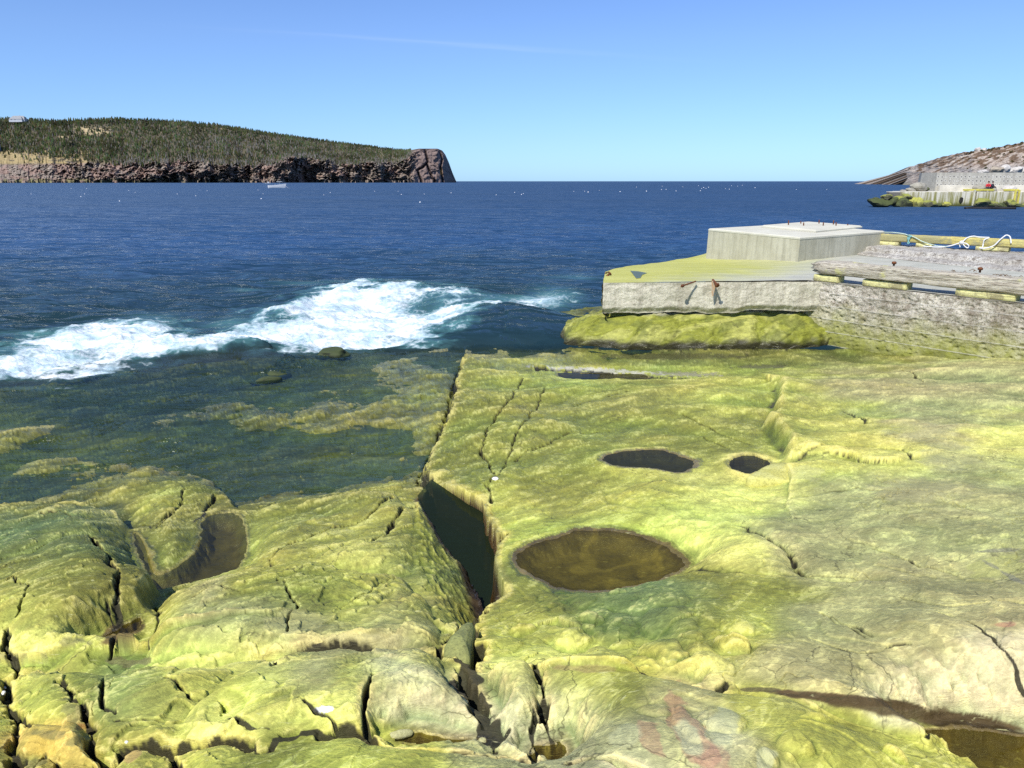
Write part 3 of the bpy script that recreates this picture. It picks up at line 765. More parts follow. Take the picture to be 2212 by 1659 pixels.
stk = np.clip(lowl, 0, 1) * ss(.22, .02, z) * ss(-.12, .30, fbm(qa * 1.6, qb * 5.5, 5, 961, .6)) * ss(1085, 1030, PY)
pmix((.10, .12, .03), stk * (.66 - .38 * ss(.01, -.04, z))); wet = np.maximum(wet, stk)
# darker where the sea keeps it wet
col = col * (1 - (.48 - .30 * ss(.0, -.05, z))[:, None] * ss(.15, -.01, z - .04 * fbm(gx * 2, gy * 2, 3, 705))[:, None] * ((PX < 1150) | (PY < 790))[:, None])
deep = ss(-.12, -.6, z)[:, None]
col = col * (1 - deep) + np.array((.012, .03, .03)) * deep
col = np.clip(col, .006, .95)

def rock_mat(name, attrcol=True, base_c=(.3, .3, .2)):
    m = NT(name)
    pos = m.coord('Position')
    c = m.attr("Col", "Color") if attrcol else base_c
    # hairline cracks and pale flecks drawn by the rock itself
    wv_ = m.n("ShaderNodeVectorMath", operation='SCALE'); m.set(wv_.inputs[0], m.noise(pos, 2.2, 5, .6, 0, 1)); wv_.inputs[3].default_value = .55
    pw = m.n("ShaderNodeVectorMath", operation='ADD'); m.set(pw.inputs[0], pos); m.set(pw.inputs[1], wv_.outputs[0])
    hl_ = m.voro(pw.outputs[0], 1.7, 'DISTANCE_TO_EDGE'); hl2 = m.voro(pw.outputs[0], 5.2, 'DISTANCE_TO_EDGE')
    mk1 = m.ramp(m.noise(pos, 1.3, 3, .6), [(.47, 0.), (.58, 1.)]); mk2 = m.ramp(m.noise(pos, 2.9, 3, .6), [(.52, 0.), (.62, 1.)])
    line = m.math('MULTIPLY', m.math('SUBTRACT', 1.0, m.math('DIVIDE', hl_, .010), clamp=True), mk1)
    line2 = m.math('MULTIPLY', m.math('SUBTRACT', 1.0, m.math('DIVIDE', hl2, .018), clamp=True), mk2)
    ln = m.math('MAXIMUM', line, m.math('MULTIPLY', line2, .7))
    c = m.mix(m.math('MULTIPLY', ln, .75), c, (.05, .045, .018))
    fk = m.noise(m.coord('Position', (9, 30, 30), (0, 0, -.25)), 1.6, 3, .55, .7)
    fkm = m.math('MULTIPLY', m.ramp(fk, [(.64, 0.), (.69, 1.)]), m.ramp(m.noise(pos, 1.9, 3, .6), [(.45, 0.), (.6, 1.)]))
    c = m.mix(m.math('MULTIPLY', fkm, .45), c, (.72, .70, .34))
    a = m.noise(pos, 38, 5, .65); b = m.noise(pos, 140, 3, .6); w_ = m.noise(pos, 9, 4, .6, .8)
    sp = m.voro(pos, 90)
    f = m.math('MULTIPLY_ADD', a, .75, m.math('MULTIPLY_ADD', b, .40, m.math('MULTIPLY', w_, .34)))
    f = m.math('ADD', f, .26)
    cc = m.n("ShaderNodeVectorMath", operation='SCALE'); m.set(cc.inputs[0], c); m.set(cc.inputs[3], f)
    wetv = m.attr("wet") if attrcol else 0.0
    rough = m.math('MULTIPLY_ADD', wetv, -.48, .74) if attrcol else .85
    aniso = m.coord('Position', (3.2, 9.0, 9.0), (0, 0, -.66))
    an = m.noise(aniso, 2.6, 6, .68, 1.2)
    h = m.math('ADD', m.math('MULTIPLY', m.noise(pos, 19, 7, .66, .9), 1.0), m.math('ADD', m.math('MULTIPLY', m.noise(pos, 85, 4, .6), .35), m.math('MULTIPLY', sp, .08)))
    h = m.math('ADD', h, m.math('MULTIPLY', an, .45))
    rg = m.math('SUBTRACT', 1.0, m.math('MULTIPLY', m.math('ABSOLUTE', m.math('SUBTRACT', an, .5)), 9.0), clamp=True)
    h = m.math('SUBTRACT', h, m.math('MULTIPLY', rg, .42))
    bp = m.bump(h, .45, .014)
    return m.done(m.bsdf(cc.outputs[0], rough, bp, .35))
M_ROCK = rock_mat("rock_with_algae")
V = np.stack([gx, gy, z], 1)
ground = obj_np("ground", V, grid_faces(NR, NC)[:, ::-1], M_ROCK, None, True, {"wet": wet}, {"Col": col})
tag(ground, kind='structure')

# ---- the rounded rock ledge that carries the quay slab, swept so that its face has its own fine mesh
fr_ = [(.75, 17.0), (.85, 16.2)] + [tuple(P(a, b, z=0)[:2]) for a, b in [(1180,700),(1203,722),(1216,746),(1280,752),(1350,757),(1500,754),(1650,754),(1792,752)]] + [(6.25, 14.5)]
in_ = [(2.3, 18.0), (2.3, 17.0), (2.4, 16.2), (2.5, 15.7), (2.7, 15.3), (3.0, 15.2), (3.3, 15.2), (4.1, 15.2), (5.0, 15.2), (5.9, 15.2), (6.9, 15.4)]
NU, NV = 620, 190
fr_, in_ = np.array(fr_), np.array(in_)
dl = np.r_[0, np.cumsum(np.hypot(*np.diff(fr_, axis=0).T))]; uu_ = np.linspace(0, dl[-1], NU)
Fx = np.interp(uu_, dl, fr_[:, 0]); Fy = np.interp(uu_, dl, fr_[:, 1]); Ix = np.interp(uu_, dl, in_[:, 0]); Iy = np.interp(uu_, dl, in_[:, 1])
k5 = np.ones(25) / 25
def sm(a): return np.convolve(np.pad(a, 12, 'edge'), k5, 'valid')
Fx, Fy, Ix, Iy = map(sm, (Fx, Fy, Ix, Iy))
Fy = Fy + fbm(uu_ * .9, uu_ * 0, 3, 1501) * .16
dn = np.hypot(Ix - Fx, Iy - Fy); nx_, ny_ = (Ix - Fx) / dn, (Iy - Fy) / dn
prof_d = np.array([.16, .06, .0, .03, .10, .30, .60, 1.0, 1.6]); prof_h = np.array([-.30, -.06, .0, .10, .19, .36, .50, .60, .64])
arc = np.r_[0, np.cumsum(np.hypot(np.diff(prof_d), np.diff(prof_h)))]; av = np.linspace(0, arc[-1], NV)
D_ = sm(np.r_[np.interp(av, arc, prof_d)])[:NV]; H_ = sm(np.interp(av, arc, prof_h))[:NV]
U2, A2_ = np.meshgrid(uu_, av)
D2 = np.repeat(D_[:, None], NU, 1); H2 = np.repeat(H_[:, None], NU, 1)
lk = ss(.4, 3.9, U2) * .72 + .28
H2 = np.where(H2 > 0, H2 * lk, H2)
wq = fbm(U2 * .8, A2_ * .8, 3, 1503) * .6
no = fbm(U2 * 1.3 + wq, A2_ * 2.2 + wq, 4, 1505, .5) * .06 + (ridged(U2 * .9 + A2_ * .8 + wq, A2_ * 3 - U2 * .7, 3, 1507, .4) - .9) * .016
tnn = (A2_ + U2 * .12 + wq * .3) / .16; frr = tnn - np.floor(tnn); no += (ss(0, .12, frr) - frr) * .009
b1, b2, bi = worley(U2 * 1.1 + wq, A2_ * 2.0 + wq, 1509); no += (bi - .5) * .04 * ss(0, .22, b2 - b1) - .006 * (1 - ss(0, .05, b2 - b1))
no *= ss(1.55, 1.1, D2)
px_ = Fx[None] + nx_[None] * (D2 - no * .7); py_ = Fy[None] + ny_[None] * (D2 - no * .7); pz_ = H2 + no * .75
lc = np.zeros((NV, NU, 3)) + np.array((.235, .245, .03))
m1 = ss(-.25, .35, fbm(U2 * .9 + wq, A2_ * 1.6 + wq, 4, 1511))[..., None]; lc = lc * (1 - m1) + np.array((.37, .365, .085)) * m1
m2 = ss(.15, .5, fbm(U2 * 1.8, A2_ * 2.6, 4, 1513) + .5 * np.exp(-((U2 - dl[-1] * .90) / .5) ** 2))[..., None] * .7; lc = lc * (1 - m2) + np.array((.13, .145, .025)) * m2
m3 = (ss(.20, .06, pz_ + fbm(U2 * 2, A2_ * 4, 4, 1515) * .07))[..., None]; lc = lc * (1 - m3) + np.array((.055, .05, .022)) * m3
m4 = (ss(.52, .60, pz_ + fbm(U2 * 2, A2_ * 3, 4, 1517) * .06))[..., None] * .7; lc = lc * (1 - m4) + np.array((.36, .33, .24)) * m4
m5 = ss(2.6, .8, U2)[..., None] * .6; lc = lc * (1 - m5) + np.array((.07, .08, .022)) * m5
lc = lc * np.exp(fbm(U2 * 9, A2_ * 12, 4, 1519) * .25 + (1 - ss(0, .03, b2 - b1)) * -.4)[..., None]
ledge_o = obj_np("rock_ledge", np.stack([px_, py_, pz_], -1).reshape(-1, 3), grid_faces(NV, NU)[:, ::-1], M_ROCK, None, True, {"wet": (ss(.3, .0, pz_)).ravel()}, {"Col": np.clip(lc, .01, .9).reshape(-1, 3)})
tag(ledge_o, kind='structure')
# ================================================================== SEA
st = np.concatenate([np.linspace(-1.9, -.80, 120, endpoint=False), np.linspace(-.80, .80, 1000), np.linspace(.80, 1.9, 120)[1:]])
SC, SR = len(st), 1050
siy = np.concatenate([np.linspace(1 / 3.6, 1 / 9000.0, SR - 2), [1 / 20000.0, 1 / 50000.0]])
T3, I3 = np.meshgrid(st, siy)
sy = (1 / I3).ravel(); sx = (T3 / I3).ravel()
inn = sy < 18.9
gz = np.full(sy.shape, -3.0); gz[inn] = ground_z(sx[inn], sy[inn])
far = ss(13, 18.5, sy)
gz = gz * (1 - far) + (-4.0) * far
depth_wall = np.where((sx > 1.2) & (sy > 14), -4.0, gz)
SPX, SPY = proj(sx, sy, 0 * sx)
spac = .00029 * sy * sy
w = np.zeros_like(sy)
rr = np.random.RandomState(5)
openw = ss(12, 17, sy + np.clip(-sx, 0, 12) * .5) * .92 + .08
for L, A, n in ((14, .08, 3), (7, .06, 4), (4.2, .05, 5), (1.9, .036, 7), (.85, .016, 8), (.42, .006, 8)):
    fade = np.exp(-(spac * 3.2 / L) ** 2)
    if L > 3: fade = np.maximum(fade, 0)
    for k in range(n):
        a = math.radians(rr.uniform(-55, 55) + 95); kk = 2 * math.pi / (L * rr.uniform(.75, 1.3))
        ph = rr.uniform(0, 6.28) + fbm(sx / L * .35, sy / L * .35, 2, 900 + k) * 3
        s_ = np.sin((sx * math.cos(a) + sy * math.sin(a)) * kk + ph)
        w += A * (1 - np.abs(s_)) * 1.3 / math.sqrt(n) * fade - A * .45 / math.sqrt(n) * fade
w *= openw
shal = ss(-.9, -.02, gz)
w = w * (1 - shal * .93)
# standing ripples on the awash shelf
w += shal * (ridged(sx * .8 + sy * .5, sy * 1.7, 4, 921) - .9) * .010 * ss(4, 8, sy)
# breaking wave
FO = [(-700,900),(-300,790),(0,768),(60,742),(110,728),(180,712),(260,703),(330,708),(400,722),(450,724),(520,716),(560,695),(600,672),(640,652),(700,632),(780,622),(850,632),(900,634),(960,642),(1020,655),(1060,680),(1110,682),(1170,672),(1215,640),(1228,650),(1195,678),(1120,690),(1060,692),(1010,702),(985,722),(970,738),(880,743),(740,750),(620,760),(480,772),(300,795),(150,812),(0,829),(-300,860),(-900,930)]
fo = [tuple(P(a, b, z=0)[:2]) for a, b in FO]
wfx = fbm(sx * .45, sy * .45, 4, 931); wfy = fbm(sx * .45, sy * .45, 4, 941)
nearf = np.nonzero((sy > 6) & (sy < 32))[0]
sd = np.full(sy.shape, -50.0); sd[nearf] = sdpoly(sx[nearf] + wfx[nearf] * .5, sy[nearf] + wfy[nearf] * .9, fo)
cr = [tuple(P(a, b, z=.18)[:2]) for a, b in [(-300,770),(0,745),(110,722),(260,700),(420,735),(560,690),(640,645),(780,615),(960,634),(1040,655),(1070,680)]]
dcr, scr = segdist(sx + wfx * .4, sy + wfy * .6, cr)
crest = np.exp(-(dcr / np.where(scr > 0, 1.6, 1.1)) ** 1.6)
big = ss(.5, -5, -sx - 0) * 0 + ss(-7, -2.5, sx) * .20 + .12
w += crest * big * ss(-6, -.5, sd)
fno = fbm(sx * 1.5, sy * 1.5, 5, 951, .6)
dens = ss(-.55, .85, sd + fno * .5)
w += dens * (fbm(sx * 1.1, sy * 1.1, 3, 961) * .09 + (ridged(sx * 1.8, sy * 2.6, 4, 971, .6) - 1.0) * .035)
# thinner, greenish lens behind the foam face at right
def sblob(cx, cy, rx, ry, p=2.0):
    return np.exp(-(np.abs((SPX - cx) / rx) ** p + np.abs((SPY - cy) / ry) ** p))
lace = np.clip(dens - .75 * sblob(925, 668, 55, 18) * (1)  - .35 * sblob(200, 765, 90, 9) - .25 * sblob(620, 700, 60, 10), 0, 1)
extra = .56 * sblob(70, 722, 90, 9) + .52 * sblob(520, 706, 90, 8) + .36 * sblob(330, 690, 60, 9) + .74 * sblob(1110, 670, 85, 16) + .74 * sblob(1190, 648, 50, 22) + .40 * sblob(800, 612, 120, 6) + .34 * sblob(660, 615, 60, 4) + .38 * sblob(940, 620, 80, 6) + .42 * sblob(120, 838, 120, 5) + .3 * sblob(540, 630, 40, 5) + .34 * sblob(1240, 600, 50, 5)
foam = np.clip(np.maximum(lace, extra * (.8 + .5 * wfx)), 0, 1)
# water edge glints round the wet rocks
swell = sblob(1250, 640, 45, 14) * .16 + sblob(1110, 705, 70, 9) * .07 + sblob(1130, 740, 60, 8) * .05
w += swell
dep = np.clip(w - gz, 0, 6)
green = np.clip(ss(42, 14, sy) * .9 + .25 * ss(60, 20, sy) * fbm(sx * .12, sy * .05, 2, 981), 0, 1)

m = NT("sea_water")
pos = m.coord('Position')
cd = m.n("ShaderNodeCameraData").outputs["View Distance"]
depa = m.attr("depth"); foa = m.attr("foam"); gra = m.attr("green")
p1 = m.coord('Position', (1.0, 1.9, 1), (0, 0, .12)); p2 = m.coord('Position', (.10, .34, .1), (0, 0, .1)); p3 = m.coord('Position', (.012, .045, .01))
deepc = m.mix(m.noise(p3, 1.0, 3), (.012, .038, .085), (.022, .066, .150))
nearc = m.mix(m.noise(p2, 1.4, 4), (.010, .026, .030), (.018, .044, .048))
body = m.mix(gra, deepc, nearc)
turb = m.math('MULTIPLY', foa, 1.6, clamp=True)
body = m.mix(m.math('MULTIPLY', turb, .5), body, (.16, .40, .40))
# ripples
h1 = m.noise(p1, 3.2, 5, .6, .35); h2 = m.noise(p1, 11, 4, .6, .2); h3 = m.noise(p2, 2.0, 5, .62, .3); h4 = m.noise(p3, 6.0, 4, .6)
nearw = m.math('SUBTRACT', 1.0, m.math('DIVIDE', m.math('SUBTRACT', cd, 8.0), 45.0, clamp=True))
calm = m.math('SUBTRACT', 1.0, m.math('MULTIPLY', m.attr("calm"), .88))
nearfar = m.math('DIVIDE', m.math('SUBTRACT', cd, 20.0), 90.0, clamp=True)
amp = m.math('MULTIPLY', m.math('ADD', m.math('MULTIPLY', h1, .12), m.math('MULTIPLY', h2, .018)), calm)
hh = m.math('ADD', m.math('MULTIPLY', m.math('MULTIPLY', h3, calm), 1.5), amp)
hh = m.math('ADD', hh, m.math('MULTIPLY', m.math('MULTIPLY', h4, calm), 11.0))
bp = m.bump(hh, 1.0, 1.0)
bp = bp
fres = m.n("ShaderNodeFresnel"); fres.inputs[0].default_value = 1.33; m.set(fres.inputs["Normal"], bp)
frc = m.math('MINIMUM', fres.outputs[0], m.math('SUBTRACT', .46, m.math('MULTIPLY', nearfar, .22)))
tr = m.n("ShaderNodeBsdfTransparent"); tr.inputs[0].default_value = (.66, .74, .56, 1)
df = m.n("ShaderNodeBsdfDiffuse"); m.set(df.inputs[0], body)
al = m.math('SUBTRACT', 1.0, m.math('POWER', 2.718, m.math('MULTIPLY', depa, -3.4)), clamp=True)
s1 = m.n("ShaderNodeMixShader"); m.set(s1.inputs[0], al); m.set(s1.inputs[1], tr.outputs[0]); m.set(s1.inputs[2], df.outputs[0])
gl = m.n("ShaderNodeBsdfGlossy"); m.set(gl.inputs["Roughness"], m.math('MULTIPLY_ADD', nearfar, .22, .22)); m.set(gl.inputs[0], m.mix(gra, (.66, .80, .92), (.54, .60, .56))); gl.inputs[0].default_value = (.80, .86, 1, 1); m.set(gl.inputs["Normal"], bp)
s2 = m.n("ShaderNodeMixShader"); m.set(s2.inputs[0], m.math('MULTIPLY', frc, m.math('SUBTRACT', .9, m.math('MULTIPLY', m.attr("calm"), .46)))); m.set(s2.inputs[1], s1.outputs[0]); m.set(s2.inputs[2], gl.outputs[0])
# foam
pf = m.coord('Position', (.72, 1.15, 1), (0, 0, -.25))
fn = m.noise(pf, 2.4, 7, .68, .9); fv = m.voro(m.coord('Position', (1, .7, 1)), 7.0, 'DISTANCE_TO_EDGE')
lacev = m.math('ADD', m.math('MULTIPLY', fn, .85), m.math('MULTIPLY', m.math('SUBTRACT', .25, fv, clamp=True), .55))
thr = m.math('SUBTRACT', 1.02, foa)
fm = m.math('DIVIDE', m.math('SUBTRACT', lacev, m.math('MULTIPLY_ADD', thr, .74, .06)), .38, clamp=True)
fm = m.math('MULTIPLY', fm, m.math('MULTIPLY', foa, 6.0, clamp=True))
fdb = m.bump(m.math('ADD', m.noise(pf, 5, 6, .7, .5), m.math('MULTIPLY', m.noise(pf, 24, 4, .7), .25)), .7, .06)
fcol = m.mix(m.ramp(m.noise(pf, 1.6, 5, .7, .6), [(.38, 0.0), (.60, 1.0)]), (.40, .54, .58), (.84, .87, .87))
fd = m.bsdf(fcol, .75, fdb, .2)
s3 = m.n("ShaderNodeMixShader"); m.set(s3.inputs[0], fm); m.set(s3.inputs[1], s2.outputs[0]); m.set(s3.inputs[2], fd)
M_SEA = m.done(s3.outputs[0])
sea = obj_np("sea", np.stack([sx, sy, w], 1), grid_faces(SR, SC)[:, ::-1], M_SEA, None, True, {"depth": dep, "foam": foam, "green": green, "calm": shal})
tag(sea, kind='structure')

# water of the rock pools
def pool_mat(name, tint, refl, ripple, alpha, bodyc):
    m = NT(name); pos = m.coord('Position')
    bp = m.bump(m.noise(pos, 9, 3, .5, .4), ripple, .02)
    fres = m.n("ShaderNodeFresnel"); fres.inputs[0].default_value = 1.33; m.set(fres.inputs["Normal"], bp)
    tr = m.n("ShaderNodeBsdfTransparent"); tr.inputs[0].default_value = (*tint, 1)
    df = m.n("ShaderNodeBsdfDiffuse"); df.inputs[0].default_value = (*bodyc, 1)
    s1 = m.n("ShaderNodeMixShader"); s1.inputs[0].default_value = alpha; m.set(s1.inputs[1], tr.outputs[0]); m.set(s1.inputs[2], df.outputs[0])
    gl = m.n("ShaderNodeBsdfGlossy"); gl.inputs["Roughness"].default_value = .03; m.set(gl.inputs["Normal"], bp)
    s2 = m.n("ShaderNodeMixShader"); m.set(s2.inputs[0], m.math('MULTIPLY', fres.outputs[0], refl)); m.set(s2.inputs[1], s1.outputs[0]); m.set(s2.inputs[2], gl.outputs[0])
    return m.done(s2.outputs[0])
PM = {'brown': pool_mat("brown_pool_water", (.72, .70, .42), .7, .12, .10, (.05, .040, .01)),
      'murky': pool_mat("murky_pool_water", (.70, .74, .55), .8, .2, .15, (.04, .04, .015)),
      'grey': pool_mat("grey_pool_water", (.52, .54, .34), .5, .15, .22, (.04, .038, .022)),
      'deep': pool_mat("deep_pool_water", (.45, .52, .36), .22, .2, .55, (.018, .028, .014))}
for (nm, poly, lv, lab, ii, s_, kd) in POOLS:
    cx = sum(p[0] for p in poly) / len(poly); cy = sum(p[1] for p in poly) / len(poly)
    bm = bmesh.new()
    vs = []
    for (x, y) in poly:
        d = math.hypot(x - cx, y - cy); e = .05
        vs.append(bm.verts.new((x + (x - cx) / d * e, y + (y - cy) / d * e, lv)))
    f = bm.faces.new(vs)
    if f.normal.z < 0: f.normal_flip()
    bm.normal_update()
    if f.normal.z < 0: f.normal_flip()
    bmesh.ops.triangulate(bm, faces=[f])
    o = obj_bm("pool_water", bm, PM[kd]); tag(o, kind='structure')
# ================================================================== CONCRETE QUAY (near, right)
def concrete_mat(name, c1, c2, stain=(.16,.13,.09), streak=.5, pit=.5, algae=0.0, alg_z=(0, 1), boards=0.0, bumpy=.5, fine=1.0, rotz=0, alg_c=(.30,.31,.06), axis_top=False):
    m = NT(name); pos = m.coord('Position', (1, 1, 1), (0, 0, rotz)); st = m.coord('Position', (3.2, 3.2, .30), (0, 0, rotz))
    a = m.noise(pos, 1.1, 5, .6, .4); b = m.noise(pos, 7, 6, .7); g = m.noise(pos, 46 * fine, 4, .7)
    c = m.mix(m.ramp(a, [(.35, 0.0), (.65, 1.0)]), c1, c2)
    c = m.mix(m.math('MULTIPLY', m.ramp(m.noise(st, 2.0, 5, .7), [(.45, 0.0), (.7, 1.0)]), streak), c, stain)
    c = m.mix(m.math('MULTIPLY', m.ramp(b, [(.50, 0.0), (.62, 1.0)]), pit * .8), c, stain)
    c = m.mix(m.math('MULTIPLY', m.ramp(g, [(.50, 0.0), (.62, 1.0)]), pit), c, (stain[0] * .5, stain[1] * .5, stain[2] * .5))
    if algae:
        sp = m.n("ShaderNodeSeparateXYZ"); m.set(sp.inputs[0], m.n("ShaderNodeNewGeometry").outputs["Position"])
        zz = m.math('MULTIPLY_ADD', m.math('SUBTRACT', m.noise(pos, 1.6, 5, .65), .5), 1.0, sp.outputs[2])
        k = m.math('SUBTRACT', 1.0, m.math('DIVIDE', m.math('SUBTRACT', zz, alg_z[0]), alg_z[1] - alg_z[0], clamp=True))
        c = m.mix(m.math('MULTIPLY', m.math('MULTIPLY', k, algae), m.math('ADD', .55, b)), c, alg_c)
        k2 = m.math('SUBTRACT', 1.0, m.math('DIVIDE', m.math('SUBTRACT', zz, -.15), .42, clamp=True))
        c = m.mix(m.math('MULTIPLY', k2, .75), c, (.045, .042, .02))
    h = m.math('ADD', m.math('MULTIPLY', b, .8), m.math('MULTIPLY', g, .4))
    if boards:
        sp2 = m.n("ShaderNodeSeparateXYZ"); m.set(sp2.inputs[0], m.coord('Position', (1, 1, 1 / boards), (0, 0, 0)))
        fr = m.math('FRACT', sp2.outputs[2]); ln = m.math('LESS_THAN', fr, .07)
        h = m.math('ADD', h, m.math('MULTIPLY', ln, .9)); 
        c = m.mix(m.math('MULTIPLY', ln, m.math('MULTIPLY', a, .8)), c, (.52, .50, .44))
    return m.done(m.bsdf(c, .9, m.bump(h, bumpy, .03), .2))
ZD = 1.17
def deck_z(x, y):
    return ZD - .30 * ss(7.4, 5.0, x) * ss(16.2, 21.5, y)
def grid_patch(name, front, back, nu, nv, zfun, m, parent, zt=None):
    """surface between two polylines (xy), param by arclength"""
    def samp(poly, n):
        p = np.array(poly, float); d = np.r_[0, np.cumsum(np.hypot(*np.diff(p, axis=0).T))]; t = np.linspace(0, d[-1], n)
        return np.stack([np.interp(t, d, p[:, 0]), np.interp(t, d, p[:, 1])], 1)
    F = samp(front, nu); Bk = samp(back, nu); t = np.linspace(0, 1, nv)[:, None, None]
    X = F[None] * (1 - t) + Bk[None] * t
    x = X[..., 0].ravel(); y = X[..., 1].ravel()
    return obj_np(name, np.stack([x, y, zfun(x, y)], 1), grid_faces(nv, nu), m, parent, True)
fl_ = P(1303, 611, z=ZD)[:2]; A_ = P(1747, 605, z=ZD)[:2]; Bw = P(2212, 655, z=ZD)[:2]
wd = (Bw - A_) / np.linalg.norm(Bw - A_); wn_ = np.array([wd[1], -wd[0]])      # outward normal of the wall (to the viewer)
if wn_[1] > 0: wn_ = -wn_
Cw = A_ + wd * 7.5
back_pts = [tuple(P(a, b, z=c)[:2]) for a, b, c in [(1307,590,1.14),(1346,580,1.10),(1399,563,1.0),(1460,556,.93),(1527,551,.88)]]
back_pts += [(7.5, 26.0), (12.5, 21.5), (16.5, 19.3), (19.0, 17.2)]
front_pts = [tuple(fl_), tuple(A_), tuple(A_ - wn_ * .02 + wd * .02), tuple(Cw)]
slab = empty("concrete_slab", (float(fl_[0]), float(fl_[1]), 0))
tag(slab, "long low grey concrete quay slab, yellow-green on its sea end, lying on algae covered rock", "quay slab")
def keep(o, parent):
    o.parent = parent; o.matrix_parent_inverse = Matrix.Translation(-Vector(parent.location)) if parent.rotation_euler.z == 0 else (Matrix.Translation(parent.location) @ Matrix.Rotation(parent.rotation_euler.z, 4, 'Z')).inverted()
    return o
m = NT("quay_top"); pos = m.coord('Position'); sp = m.n("ShaderNodeSeparateXYZ"); m.set(sp.inputs[0], pos)
st = m.coord('Position', (.35, 2.6, 1), (0, 0, -.35))
a = m.noise(pos, 1.3, 5, .6, .3); g = m.noise(pos, 50, 4, .7); b = m.noise(st, 3.0, 5, .65, .3)
c = m.mix(m.ramp(a, [(.35, 0.), (.65, 1.)]), (.36, .36, .29), (.47, .46, .38))
c = m.mix(m.math('MULTIPLY', m.ramp(b, [(.45, 0.), (.62, 1.)]), .55), c, (.58, .56, .47))
gx_ = m.math('ADD', m.math('MULTIPLY_ADD', sp.outputs[0], -.62, 4.25), m.math('MULTIPLY', m.math('SUBTRACT', m.math('MULTIPLY_ADD', sp.outputs[1], 1, 0), 16.0), .80))
k = m.math('MULTIPLY_ADD', m.math('SUBTRACT', a, .5), 3.0, gx_); k = m.math('DIVIDE', k, 2.0, clamp=True)
right = m.math('SUBTRACT', 1.0, m.math('DIVIDE', m.math('SUBTRACT', sp.outputs[0], 5.2), 3.0, clamp=True))
k = m.math('MULTIPLY', k, right)
ac = m.mix(m.ramp(b, [(.35, 0.), (.7, 1.)]), (.40, .40, .075), (.56, .54, .15))
c = m.mix(m.math('MULTIPLY', k, .95), c, ac)
c = m.mix(m.math('MULTIPLY', m.ramp(g, [(.54, 0.), (.64, 1.)]), .35), c, (.2, .19, .15))
M_QTOP = m.done(m.bsdf(c, .85, m.bump(m.math('ADD', g, m.math('MULTIPLY', b, .8)), .4, .02), .25))
M_QFRONT = concrete_mat("quay_front", (.56, .52, .39), (.72, .67, .52), (.30, .26, .19), .65, .45, bumpy=.6)
M_WALL = concrete_mat("barnacled_wall", (.40, .36, .28), (.64, .59, .49), (.17, .13, .09), .55, .75, .9, (.10, .80), boards=.24, bumpy=.9)
M_BLOCK = concrete_mat("smooth_concrete", (.45, .42, .30), (.56, .53, .40), (.30, .28, .20), .65, .18, bumpy=.3)
M_BTOP = concrete_mat("pale_concrete", (.55, .52, .41), (.65, .62, .49), (.5, .48, .40), .1, .15, bumpy=.3)
M_CURB = concrete_mat("broken_concrete", (.42, .39, .33), (.60, .57, .50), (.16, .13, .10), .2, .9, bumpy=1.0)
nz_top = lambda x, y: deck_z(x, y) + fbm(x * 1.2, y * 1.2, 3, 1001) * .008
top = grid_patch("top_surface", front_pts, back_pts, 260, 130, nz_top, M_QTOP, None); keep(top, slab)
def skirt(name, poly, ztop, zbot, nu, nv, nrm, m, parent, rough=.02, botn=.05, seed=0, tz=None):
    p = np.array(poly, float); d = np.r_[0, np.cumsum(np.hypot(*np.diff(p, axis=0).T))]; t = np.linspace(0, d[-1], nu)
    X = np.interp(t, d, p[:, 0]); Y = np.interp(t, d, p[:, 1])
    zt_ = (tz(X, Y) if tz else np.full(nu, ztop)); zb = (zbot(X, Y) if callable(zbot) else np.full(nu, zbot)) + fbm(t * 1.1, t * 0, 4, seed) * botn
    s = np.linspace(0, 1, nv)[:, None]
    Z = zt_[None] * (1 - s) + zb[None] * s
    U = np.repeat(t[None], nv, 0)
    n = fbm(U * 2.3, Z * 3, 5, seed + 5, .6) * rough
    n[0] = 0
    chip = ss(0, .06, (zt_[None] - Z)) ; n = n * chip
    under = ss(.12, .0, Z - zb[None]) * -.06
    n = n + under
    XX = X[None] + nrm[0] * n; YY = Y[None] + nrm[1] * n
    return keep(obj_np(name, np.stack([XX.ravel(), YY.ravel(), Z.ravel()], 1), grid_faces(nv, nu)[:, ::-1], m, None, True), parent)
skirt("front_face", [fl_, A_ + wd * .3], ZD, .60, 300, 50, (0, -1), M_QFRONT, slab, .016, .06, 1101, nz_top)
M_QSIDE = concrete_mat("algae_stained_end", (.40, .38, .16), (.56, .52, .2), (.4, .22, .06), .4, .4, bumpy=.9)
sd_pts = [back_pts[4], back_pts[3], back_pts[2], back_pts[1], back_pts[0], tuple(fl_)]
skirt("end_face", sd_pts, ZD, .50, 160, 40, (-1, 0), M_QSIDE, slab, .03, .05, 1111, nz_top)
skirt("rear_face", back_pts[4:][::-1], ZD, -1.0, 120, 12, (0, 1), M_QFRONT, slab, .02, .05, 1121, nz_top)

# retaining wall
wall = empty("retaining_wall", (float(A_[0]), float(A_[1]), 0))
tag(wall, "rough barnacled board-marked concrete retaining wall, green at its foot, right of the quay slab", "wall")
def wface(t, n, zz): return (A_[0] + wd[0] * t + wn_[0] * n, A_[1] + wd[1] * t + wn_[1] * n, zz)
nu, nv = 420, 150
T = np.linspace(0, 7.5, nu)[None].repeat(nv, 0); Z = np.linspace(ZD - .012, -.55, nv)[:, None].repeat(nu, 1)
n = fbm(T * 3, Z * 4, 5, 1201, .65) * .018 + fbm(T * 16, Z * 16, 3, 1202, .7) * .008 + ss(.35, -.3, Z) * .10 + ss(.0, -.4, Z) * .06
f1_, f2_, c_ = worley(T * 9, Z * 9, 1203); n += np.where(c_ < .34, -.022 * ss(.35, .1, f1_), 0)
bfr = (Z / .24) - np.floor(Z / .24); n += ss(.10, .0, bfr) * .006
n *= ss(0, .03, ZD - Z)
n += .03
